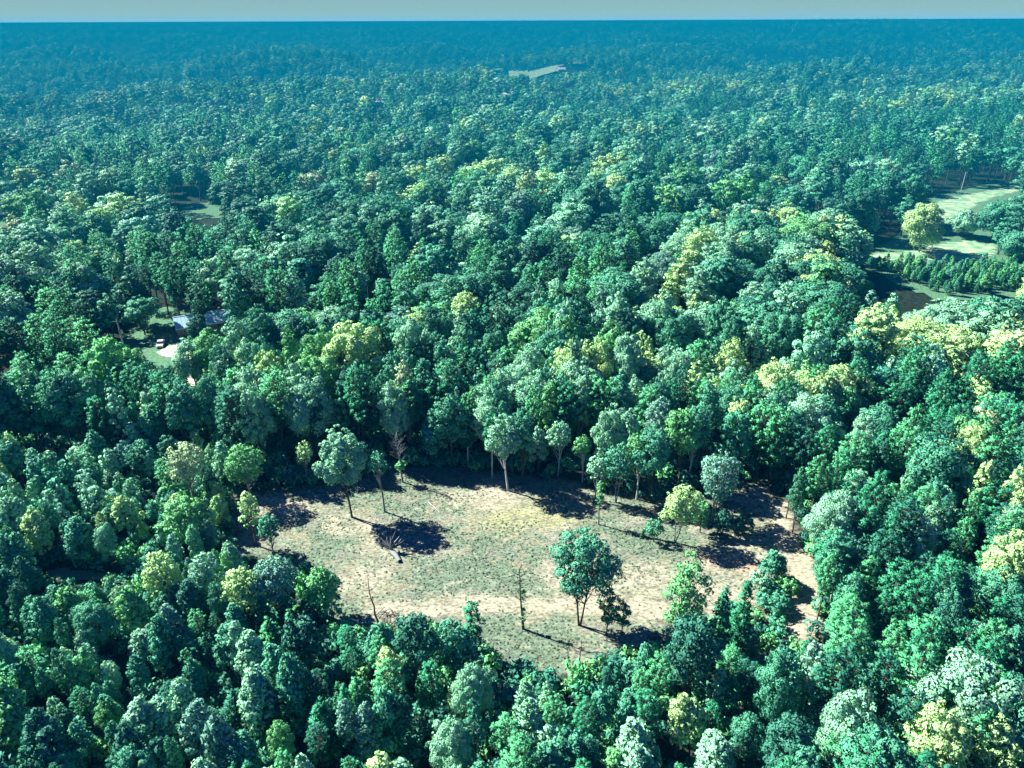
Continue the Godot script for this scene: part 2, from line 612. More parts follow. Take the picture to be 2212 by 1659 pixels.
func noise_bytes(sd: int, freq: float, oct: int, w: int, h: int, stretch := 1.0) -> PackedByteArray:
	var n := FastNoiseLite.new()
	n.seed = sd
	n.frequency = freq
	n.fractal_octaves = oct
	n.fractal_gain = 0.62
	n.noise_type = FastNoiseLite.TYPE_SIMPLEX_SMOOTH
	var im := n.get_image(int(w / stretch), h, false, false, true)
	im.resize(w, h, Image.INTERPOLATE_BILINEAR)
	im.convert(Image.FORMAT_L8)
	return im.get_data()

func build_clearing() -> void:
	for q in clearing_px:
		var g := ground_at(q.x, q.y)
		clearing_world.append(Vector2(g.x, g.z))
	# coarse masks on a 0.8 m grid, each with its own soft outline
	var cw := 250
	var ch := 150
	var sand := [
		[world_line([[800, 1318], [900, 1312], [1000, 1300], [1120, 1300], [1250, 1305], [1420, 1315]]), 2.4, 0.75],
		[world_line([[1645, 1068], [1690, 1120], [1706, 1180], [1742, 1235], [1752, 1290], [1742, 1345], [1715, 1372]]), 3.0, 1.0],
		[world_line([[1200, 1250], [1320, 1262], [1420, 1250], [1560, 1215], [1650, 1170], [1700, 1150]]), 4.5, 0.5],
		[world_line([[730, 1130], [790, 1150], [850, 1195], [770, 1260]]), 3.5, 0.45],
		[world_line([[520, 1075], [590, 1085], [625, 1095]]), 3.2, 0.8],
		[world_line([[1000, 1075], [1080, 1080], [1060, 1060]]), 4.0, 0.55],
		[world_line([[1610, 1075], [1660, 1100]]), 3.0, 0.8],
		[world_line([[1540, 1310], [1580, 1290], [1500, 1260]]), 3.0, 0.6],
	]
	var yellow_grass := [world_line([[1075, 1118], [1140, 1110], [1200, 1112]]), 5.5]
	var red := [world_line([[1540, 1205], [1590, 1213], [1620, 1225]]), 2.6]
	var weeds := [
		[world_line([[900, 1250], [1000, 1245], [1060, 1235], [1120, 1262]]), 6.0], [world_line([[640, 1180], [700, 1190], [690, 1150]]), 5.0], [world_line([[960, 1075], [900, 1060]]), 4.0],
		[world_line([[760, 1340], [840, 1390], [780, 1400], [900, 1420]]), 7.0], [world_line([[1130, 1420], [1050, 1370], [1220, 1400]]), 5.0], [world_line([[1330, 1150], [1420, 1180], [1480, 1195]]), 5.0],
		[world_line([[600, 1060], [700, 1060], [800, 1050], [950, 1035]]), 5.0], [world_line([[1400, 1085], [1500, 1090], [1600, 1130]]), 4.0],
	]
	var inside := PackedFloat32Array()
	var m_sand := PackedFloat32Array()
	var m_weed := PackedFloat32Array()
	var m_yellow := PackedFloat32Array()
	var m_red := PackedFloat32Array()
	var closed := Array(clearing_world)
	closed.append(clearing_world[0])
	for y in ch + 1:
		for x in cw + 1:
			var p := Vector2(lerpf(GX0, GX1, float(x) / cw), lerpf(GZ0, GZ1, float(y) / ch))
			var d := seg_dist(p, closed)
			inside.append(smoothstep(-7.0, 4.0, d if Geometry2D.is_point_in_polygon(p, clearing_world) else -d))
			var s := 0.0
			for q in sand:
				s = maxf(s, q[2] * smoothstep(q[1] * 1.7, q[1] * 0.3, seg_dist(p, q[0])))
			m_sand.append(s)
			var w := 0.0
			for q in weeds:
				w = maxf(w, smoothstep(q[1] * 1.8, 0.0, seg_dist(p, q[0])))
			m_weed.append(w)
			m_yellow.append(smoothstep(yellow_grass[1] * 1.3, 0.0, seg_dist(p, yellow_grass[0])))
			m_red.append(smoothstep(red[1] * 1.3, 0.0, seg_dist(p, red[0])))
	var n1 := noise_bytes(1, 0.012, 5, GW, GH, 1.0)
	var n2 := noise_bytes(2, 0.05, 4, GW, GH, 1.6)
	var n3 := noise_bytes(3, 0.22, 3, GW, GH, 1.4)
	var n4 := noise_bytes(4, 0.02, 4, GW, GH, 1.3)
	var data := PackedByteArray()
	data.resize(GW * GH * 3)
	var straw := Vector3(0.175, 0.180, 0.128)
	var dry := Vector3(0.142, 0.160, 0.130)
	var weed := Vector3(0.075, 0.125, 0.085)
	var sandy := Vector3(0.265, 0.248, 0.188)
	var litter := Vector3(0.018, 0.028, 0.021)
	var gold := Vector3(0.21, 0.225, 0.115)
	var clay := Vector3(0.34, 0.21, 0.15)
	var k := 0
	for y in GH:
		var fy := float(y) / GH * ch
		var iy := int(fy)
		for x in GW:
			var ix := int(float(x) * cw / GW)
			var q := iy * (cw + 1) + ix
			var fx := float(x) * cw / GW - ix
			var a := n1[k] / 255.0
			var b := n2[k] / 255.0
			var c := n3[k] / 255.0
			var e := n4[k] / 255.0
			var ins := lerpf(lerpf(inside[q], inside[q + 1], fx), lerpf(inside[q + cw + 1], inside[q + cw + 2], fx), fy - iy)
			var col := straw.lerp(dry, clampf((e - 0.35) * 3.0, 0, 1))
			var wd := clampf((a - 0.42 + m_weed[q] * 0.28 + (b - 0.5) * 0.9 - m_yellow[q] * 0.2) * 3.2, 0, 1)
			col = col.lerp(weed, wd * 0.8)
			col = col.lerp(gold, clampf(m_yellow[q] * (0.2 + 1.1 * b), 0, 0.8))
			var sd := clampf((m_sand[q] + (e - 0.5) * 0.8 + (b - 0.5) * 0.9 - 0.18) * 1.7, 0, 1)
			col = col.lerp(sandy, sd * 0.85)
			col = col.lerp(clay, m_red[q] * 0.6)
			col *= clampf(1.0 + (c - 0.5) * 1.7 + (b - 0.5) * 0.5, 0.35, 1.6)
			var lf := clampf((ins + (b - 0.5) * 0.6 - 0.42) * 3.0, 0, 1)
			col = (litter * (0.5 + c)).lerp(col, lf)
			data[k * 3] = int(255.0 * pow(clampf(col.x, 0, 1), 0.4545))
			data[k * 3 + 1] = int(255.0 * pow(clampf(col.y, 0, 1), 0.4545))
			data[k * 3 + 2] = int(255.0 * pow(clampf(col.z, 0, 1), 0.4545))
			k += 1
	var im := Image.create_from_data(GW, GH, false, Image.FORMAT_RGB8, data)
	# gently uneven sheet
	var bits := Bits.new()
	var uv := PackedVector2Array()
	var nx := 160
	var nz := 96
	var bump := FastNoiseLite.new()
	bump.seed = 8
	bump.frequency = 0.09
	for z in nz + 1:
		for x in nx + 1:
			var u := Vector2(float(x) / nx, float(z) / nz)
			var p := Vector2(lerpf(GX0, GX1, u.x), lerpf(GZ0, GZ1, u.y))
			bits.v.append(Vector3(p.x, bump.get_noise_2dv(p) * 0.14, p.y))
			bits.n.append(Vector3(bump.get_noise_2dv(p + Vector2(-0.7, 0)) - bump.get_noise_2dv(p + Vector2(0.7, 0)), 9.0, bump.get_noise_2dv(p + Vector2(0, -0.7)) - bump.get_noise_2dv(p + Vector2(0, 0.7))).normalized())
			uv.append(u)
	for z in nz:
		for x in nx:
			var i := z * (nx + 1) + x
			bits.i.append_array(PackedInt32Array([i, i + 1, i + nx + 2, i, i + nx + 2, i + nx + 1]))
	var arr := []
	arr.resize(Mesh.ARRAY_MAX)
	arr[Mesh.ARRAY_VERTEX] = bits.v
	arr[Mesh.ARRAY_NORMAL] = bits.n
	arr[Mesh.ARRAY_TEX_UV] = uv
	arr[Mesh.ARRAY_INDEX] = bits.i
	var mesh := ArrayMesh.new()
	mesh.add_surface_from_arrays(Mesh.PRIMITIVE_TRIANGLES, arr)
	var mat := matte(Color.WHITE, 0.95, 0.2)
	mat.albedo_texture = ImageTexture.create_from_image(im)
	var o := part("field", mesh, mat, self)
	o.set_meta("kind", "structure")
	o.set_meta("label", "dry grassy clearing with sandy bare strips in the woods")
	# dry grass and weeds, real tufts
	rng.seed = 77
	for kind in 2:
		var t := Bits.new()
		for j in (12 if kind == 0 else 18):
			var a := rng.randf_range(0, TAU)
			var d := Vector3(cos(a), 0, sin(a))
			var base := d * rng.randf_range(0.0, 0.22)
			var tip: Vector3 = base + d * rng.randf_range(0.05, 0.25) + Vector3(0, rng.randf_range(0.14, 0.34) * (1.0 if kind == 0 else 0.8), 0)
			var w := Vector3(-d.z, 0, d.x) * (0.035 if kind == 0 else 0.085)
			var n := (Vector3.UP + d * 0.5).normalized()
			t.quad(base - w, base.lerp(tip, 0.5) - w, tip, base + w, n, n, n, n)
		var spots := []
		for j in 110000:
			var p := Vector2(rng.randf_range(GX0 + 1, GX1 - 1), rng.randf_range(GZ0 + 1, GZ1 - 1))
			var x := clampi(int((p.x - GX0) / (GX1 - GX0) * GW), 0, GW - 1)
			var y := clampi(int((p.y - GZ0) / (GZ1 - GZ0) * GH), 0, GH - 1)
			var q := int(float(y) / GH * ch) * (cw + 1) + int(float(x) / GW * cw)
			var wet: float = n1[y * GW + x] / 255.0 - 0.45 + m_weed[q] * 0.3 + (n2[y * GW + x] / 255.0 - 0.5)
			if inside[q] < 0.45 or m_sand[q] > rng.randf_range(0.2, 0.9) or (wet < rng.randf_range(0.0, 0.2)) != (kind == 0):
				continue
			spots.append(p)
		var mm := MultiMesh.new()
		mm.transform_format = MultiMesh.TRANSFORM_3D
		mm.use_colors = true
		mm.mesh = t.made()
		var gm := matte(lin(0.175, 0.178, 0.122) if kind == 0 else lin(0.085, 0.135, 0.088), 0.8, 0.2)
		gm.vertex_color_use_as_albedo = true
		mm.mesh.surface_set_material(0, gm)
		mm.instance_count = spots.size()
		for j in spots.size():
			var s := rng.randf_range(0.3, 0.7)
			mm.set_instance_transform(j, Transform3D(Basis(Vector3.UP, rng.randf_range(0, TAU)).scaled(Vector3(s, s * rng.randf_range(0.5, 1.1), s)), Vector3(spots[j].x, bump.get_noise_2dv(spots[j]) * 0.14 - 0.02, spots[j].y)))
			var g := rng.randf_range(0.7, 1.25)
			mm.set_instance_color(j, Color(g, g, g * rng.randf_range(0.85, 1.1)))
		var mi := MultiMeshInstance3D.new()
		mi.name = "dry_grass" if kind == 0 else "weeds"
		mi.multimesh = mm
		add_child(mi)
		mi.set_meta("kind", "stuff")
		tag(mi, "straw-coloured dry grass covering the clearing" if kind == 0 else "low green weeds growing in patches of the clearing", "grass" if kind == 0 else "weeds")

func pxpoly(poly: Array) -> Array:
	var out := []
	for q in poly:
		out.append(Vector2(q[0], q[1]))
	return out

func build_fields() -> void:
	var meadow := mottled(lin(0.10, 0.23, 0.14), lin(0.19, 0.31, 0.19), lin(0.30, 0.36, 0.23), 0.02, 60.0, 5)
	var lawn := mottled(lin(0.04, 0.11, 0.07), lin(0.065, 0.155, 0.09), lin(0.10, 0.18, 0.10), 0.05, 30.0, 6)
	var scrub := mottled(lin(0.07, 0.11, 0.07), lin(0.12, 0.17, 0.11), lin(0.19, 0.22, 0.15), 0.08, 7.0, 9)
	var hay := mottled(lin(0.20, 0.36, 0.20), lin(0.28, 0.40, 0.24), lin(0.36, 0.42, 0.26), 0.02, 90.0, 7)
	var gravel := mottled(lin(0.38, 0.36, 0.29), lin(0.45, 0.43, 0.34), lin(0.52, 0.49, 0.39), 0.05, 9.0, 8)
	var list := [
		["field", [[1878, 560], [1890, 548], [1990, 542], [2010, 530], [2080, 522], [2150, 516], [2152, 545], [2130, 562], [2040, 563], [1960, 566]], 0.06, 2.5, meadow, "sunlit meadow above the young pine plantation"],
		["meadow", [[2008, 480], [2012, 440], [2070, 424], [2140, 412], [2220, 398], [2225, 408], [2150, 425], [2110, 440], [2080, 470], [2050, 482]], 0.06, 2.5, meadow, "pale meadow beside two bare poles"],
		["field", [[385, 470], [400, 440], [470, 436], [482, 452], [475, 470], [430, 474]], 0.06, 2.5, lawn, "small green meadow ringed by dark trees"],
		["field", [[-60, 492], [-60, 462], [22, 466], [24, 480], [10, 490]], 0.06, 2.5, lawn, "grassy strip under the rust-tipped tree"],
		["field", [[255, 765], [275, 715], [330, 668], [420, 655], [500, 672], [500, 720], [430, 770], [400, 800], [330, 790]], 0.05, 1.2, lawn, "mown yard in front of the blue-roofed house"],
		["field", [[90, 1238], [130, 1227], [240, 1238], [300, 1250], [200, 1254], [110, 1251]], 0.05, 0.6, scrub, "narrow overgrown strip inside the thicket"],
		["field", [[1050, 156], [1110, 150], [1180, 148], [1265, 145], [1268, 150], [1200, 157], [1120, 162], [1060, 161]], 1.4, 8.0, hay, "long pale hay field on a far rise"],
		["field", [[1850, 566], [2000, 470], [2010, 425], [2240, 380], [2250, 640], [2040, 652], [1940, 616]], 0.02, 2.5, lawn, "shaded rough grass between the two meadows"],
		["path", [[338, 762], [362, 748], [392, 744], [408, 760], [418, 800], [426, 835], [412, 838], [398, 800], [384, 775], [350, 770]], 0.11, 0.6, gravel, "pale gravel drive leading to the house"],
	]
	for f in list:
		var reach := 0.0
		for q in f[1]:
			reach = maxf(reach, ground_at(q[0], q[1]).length())
		if f[0] == "meadow":
			opening(pxpoly([[2012, 452], [2018, 434], [2075, 421], [2150, 408], [2205, 399], [2212, 403], [2130, 430], [2075, 448]]), reach)
		elif f[5].begins_with("mown"):
			opening(pxpoly([[280, 755], [320, 722], [380, 712], [420, 722], [430, 770], [400, 800], [330, 790]]), reach - 30.0)
		elif not f[5].begins_with("shaded"):
			opening(pxpoly(f[1]), reach)
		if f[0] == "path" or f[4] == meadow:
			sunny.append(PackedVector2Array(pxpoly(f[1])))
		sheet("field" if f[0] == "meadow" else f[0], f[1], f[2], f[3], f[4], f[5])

# ------------------------------------------------------------------ buildings, car, poles
func gable_house(called: String, label: String, at: Vector3, turn: float, l: float, w: float, wall_h: float, rise: float, roof_m: Material, wall_m: Material, detail := true) -> Node3D:
	var o := thing(called, label, "house", at, turn)
	var b := Bits.new()
	var hl := l * 0.5
	var hw := w * 0.5
	prism(b, [Vector2(-hw, 0), Vector2(hw, 0), Vector2(hw, wall_h), Vector2(0, wall_h + rise), Vector2(-hw, wall_h)], -hl, hl)
	var wall := part("wall", b.made(), wall_m, o)
	wall.rotation.y = PI / 2
	var roof := Node3D.new()
	roof.name = "roof"
	o.add_child(roof)
	for s in [-1.0, 1.0]:
		var over := 0.5
		var slope := Vector3(0, rise, -s * hw).normalized()
		var eave := Vector3(0, wall_h, s * hw) - slope * over
		var ridge := Vector3(0, wall_h + rise, 0)
		var up := Vector3(0, hw, s * rise).normalized()
		var n_sheets := int(l / 0.92) if detail else 1
		for k in n_sheets:
			var p := Bits.new()
			var x0 := lerpf(-hl - 0.4, hl + 0.4, float(k) / n_sheets) + 0.01
			var x1 := lerpf(-hl - 0.4, hl + 0.4, float(k + 1) / n_sheets) - 0.01
			var e := eave + up * 0.03
			var rr := ridge + up * 0.03
			var q := [e + Vector3(x0, 0, 0), e + Vector3(x1, 0, 0), rr + Vector3(x1, 0, 0), rr + Vector3(x0, 0, 0)]
			p.quad(q[0] + up * 0.06, q[3] + up * 0.06, q[2] + up * 0.06, q[1] + up * 0.06, up, up, up, up)
			p.quad(q[0], q[1], q[2], q[3], -up, -up, -up, -up)
			p.quad(q[0], q[0] + up * 0.06, q[1] + up * 0.06, q[1], -slope, -slope, -slope, -slope)
			for xx in [x0, x1]:
				var side := Vector3(1, 0, 0) * signf(xx - (x0 + x1) * 0.5)
				p.quad(e + Vector3(xx, 0, 0), rr + Vector3(xx, 0, 0), rr + Vector3(xx, 0, 0) + up * 0.09, e + Vector3(xx, 0, 0) + up * 0.09, side, side, side, side)
			part("roof_sheet", p.made(), roof_m, roof)
		var f := Bits.new()
		box(f, Vector3(-hl - 0.4, eave.y - 0.16, eave.z - 0.05 + s * 0.06), Vector3(hl + 0.4, eave.y + 0.02, eave.z + 0.05 + s * 0.06))
		part("eave_board", f.made(), matte(lin(0.75, 0.74, 0.70)), roof)
	part("ridge_cap", boxed(Vector3(-hl - 0.42, wall_h + rise + 0.02, -0.16), Vector3(hl + 0.42, wall_h + rise + 0.14, 0.16)), roof_m, roof)
	if detail:
		var glass := matte(lin(0.02, 0.03, 0.04), 0.1, 0.5)
		for x in [-0.36, -0.14, 0.22, 0.38]:
			for s in [-1.0, 1.0]:
				var win := part("window", boxed(Vector3(-0.6, 0.95, -0.05), Vector3(0.6, 2.15, 0.05)), matte(lin(0.7, 0.7, 0.68)), o)
				win.position = Vector3(x * l, 0, s * (hw + 0.02))
				for px in [-0.28, 0.28]:
					part("pane", boxed(Vector3(px - 0.24, 1.03, -0.065), Vector3(px + 0.24, 2.07, 0.065)), glass, win)
		var door := part("door", boxed(Vector3(-0.48, 0.02, -0.05), Vector3(0.48, 2.1, 0.06)), matte(lin(0.25, 0.06, 0.05)), o)
		door.position = Vector3(0.04 * l, 0, hw + 0.02)
		part("handle", boxed(Vector3(0.32, 0.98, 0.06), Vector3(0.40, 1.04, 0.12)), matte(lin(0.5, 0.45, 0.3), 0.3), door)
		part("chimney", boxed(Vector3(hl * 0.55, wall_h + rise * 0.3, -1.2), Vector3(hl * 0.55 + 0.6, wall_h + rise + 0.7, -0.6)), matte(lin(0.28, 0.15, 0.11)), o)
	return o

func build_house() -> void:
	var teal := matte(lin(0.26, 0.44, 0.50), 0.45, 0.5)
	var a := ground_at(378, 726)
	var c := ground_at(488, 708)
	var at := (a + c) * 0.5 + Vector3(0.3, 0, -3.0)
	gable_house("house", "long low house with blue-green metal roof behind trees at the gravel drive", at, atan2(a.z - c.z, c.x - a.x), 15.5, 7.5, 2.7, 1.9, teal, matte(lin(0.30, 0.25, 0.20)))
	opening(pxpoly([[374, 700], [376, 722], [412, 722], [425, 700], [432, 690], [420, 688]]), at.length() - 4.0)
	opening(pxpoly([[455, 690], [492, 682], [492, 700], [470, 702]]), at.length() - 4.0)
	for k in [6.0, 12.0, 18.0]:
		placed.append(Vector3(at.x - 0.9 * k - 2.0, 6.0, at.z - 0.45 * k))
	# parked car
	var cp := ground_at(348, 747)
	opening(pxpoly([[338, 735], [358, 735], [358, 750], [338, 750]]), cp.length() - 3.0)
	var o := thing("parked_car", "small silver car parked on the grass by the gravel drive", "car", cp, 0.25)
	var silver := matte(lin(0.55, 0.57, 0.60), 0.25, 0.6)
	silver.metallic = 0.3
	var glass := matte(lin(0.02, 0.03, 0.04), 0.08, 0.6)
	var black := matte(lin(0.03, 0.03, 0.03), 0.8)
	var b := Bits.new()
	prism(b, [Vector2(-2.15, 0.35), Vector2(2.1, 0.35), Vector2(2.2, 0.55), Vector2(2.12, 0.82), Vector2(1.1, 0.95), Vector2(-1.7, 0.98), Vector2(-2.15, 0.9)], -0.87, 0.87)
	var body := part("body", b.made(), silver, o)
	body.rotation.y = -PI / 2
	b = Bits.new()
	prism(b, [Vector2(-1.55, 0.97), Vector2(0.98, 0.95), Vector2(0.35, 1.42), Vector2(-1.05, 1.44)], -0.74, 0.74)
	var cab := part("cabin", b.made(), glass, o)
	cab.rotation.y = -PI / 2
	b = Bits.new()
	prism(b, [Vector2(-1.08, 1.425), Vector2(0.38, 1.405), Vector2(0.30, 1.48), Vector2(-0.98, 1.50)], -0.76, 0.76)
	part("roof", b.made(), silver, o).rotation.y = -PI / 2
	for sx in [-1.0, 1.0]:
		for sz in [-1.35, 1.35]:
			var w := Bits.new()
			tube(w, [Vector3(-0.1, 0, 0), Vector3(0.1, 0, 0)], [0.33, 0.33], 14)
			var wheel := part("wheel", w.made(), black, o)
			wheel.position = Vector3(sx * 0.82, 0.33, sz)
			w = Bits.new()
			tube(w, [Vector3(sx * 0.10, 0, 0), Vector3(sx * 0.115, 0, 0), Vector3(sx * 0.118, 0, 0)], [0.2, 0.2, 0.01], 10)
			part("rim", w.made(), silver, wheel)
		part("headlight", boxed(Vector3(-0.2, 0.62, 2.1), Vector3(0.2, 0.78, 2.2)), matte(lin(0.8, 0.8, 0.75), 0.1), o).position.x = sx * 0.58
	part("windshield", boxed(Vector3(-0.6, 0, -0.01), Vector3(0.6, 0.62, 0.01)), glass, o).transform = Transform3D(Basis(Vector3.RIGHT, -0.93), Vector3(0, 1.0, 0.99))

func build_far_roofs() -> void:
	var grey := matte(lin(0.22, 0.32, 0.42), 0.5, 0.5)
	var white := matte(lin(0.75, 0.76, 0.74), 0.5, 0.5)
	var wall_m := matte(lin(0.45, 0.43, 0.40))
	var p := ground_at(1412, 590)
	gable_house("house", "house with blue-grey roof half hidden among pale oaks", p + Vector3(0, 0, -4), 0.5, 14.0, 8.0, 3.0, 2.6, grey, wall_m)
	opening(pxpoly([[1396, 558], [1424, 556], [1424, 572], [1404, 585], [1396, 580]]), p.length() - 4.0)
	var list := [[816, 228, "white-roofed shed at the end of a far lane"], [1098, 220, "pale-roofed cabin among far trees"], [1212, 151, "small pale barn standing on the far hay field"]]
	for q in list:
		var g := ground_at(q[0], q[1] + 4)
		gable_house("house", q[2], g, 0.3, 12.0, 8.0, 3.0, 2.5, white, wall_m, false)
		opening(pxpoly([[q[0] - 9, q[1] - 5], [q[0] + 9, q[1] - 5], [q[0] + 9, q[1] + 3], [q[0] - 9, q[1] + 3]]), g.length() - 8.0)

func pole(label: String, at: Vector3, h: float, tilt: Vector3, kind: int) -> void:
	var o := thing("utility_pole", label, "utility pole", at)
	var b := Bits.new()
	tube(b, [Vector3(0, -0.4, 0), Vector3(0, 0.2, 0) + tilt * 0.2, Vector3(0, h, 0) + tilt * h], [0.22, 0.21, 0.16], 8)
	part("pole", b.made(), bark["pale"] if kind != 1 else bark["grey"], o)
	var top := Vector3(0, h, 0) + tilt * h
	var arm := part("crossarm", boxed(Vector3(-1.1, -0.06, 0.1), Vector3(1.1, 0.06, 0.2)), bark["grey"], o)
	arm.position = top - Vector3(0, 0.7, 0)
	for x in [-0.95, 0.0, 0.95]:
		b = Bits.new()
		tube(b, [Vector3(x, 0.06, 0.15), Vector3(x, 0.2, 0.15), Vector3(x, 0.24, 0.15)], [0.05, 0.06, 0.01], 8)
		part("insulator", b.made(), matte(lin(0.6, 0.62, 0.6), 0.2), arm)
	if kind == 0:
		b = Bits.new()
		tube(b, [Vector3(0, -0.5, 0), Vector3(0, -0.49, 0), Vector3(0, 0.5, 0), Vector3(0, 0.56, 0)], [0.01, 0.3, 0.3, 0.01], 12)
		var can := part("transformer", b.made(), matte(lin(0.62, 0.64, 0.64), 0.4), o)
		can.position = Vector3(0, h - 3.6, 0) + tilt * (h - 3.6) + Vector3(0.48, 0, 0.1)

func build_poles() -> void:
	var p := ground_at(273, 768)
	pole("leaning wooden utility pole with grey transformer beside the dark trees", p, height_at(p, 260, 688), Vector3(-0.035, 0, 0), 0)
	opening(pxpoly([[256, 688], [268, 688], [280, 752], [268, 752]]), p.length() - 3.0)
	for k in [4.0, 9.0, 14.0]:
		placed.append(Vector3(p.x - 0.9 * k, 3.5, p.z - 0.45 * k))
	pole("thin grey utility pole in the shade behind the yard", ground_at(300 + 163, 722) + Vector3(-12, 0, -16), 9.0, Vector3(-0.03, 0, 0), 1)
	p = ground_at(2076, 412)
	pole("pale utility pole at the far end of the pale meadow", p, 9.5, Vector3(0.03, 0, 0), 2)
	opening(pxpoly([[2072, 388], [2086, 388], [2086, 408], [2072, 408]]), p.length() - 5.0)
	p = ground_at(2206, 402)
	pole("pale utility pole against the dark pine slope", p, 10.0, Vector3(0.02, 0, 0), 2)
	opening(pxpoly([[2200, 372], [2212, 372], [2212, 398], [2200, 398]]), p.length() - 5.0)

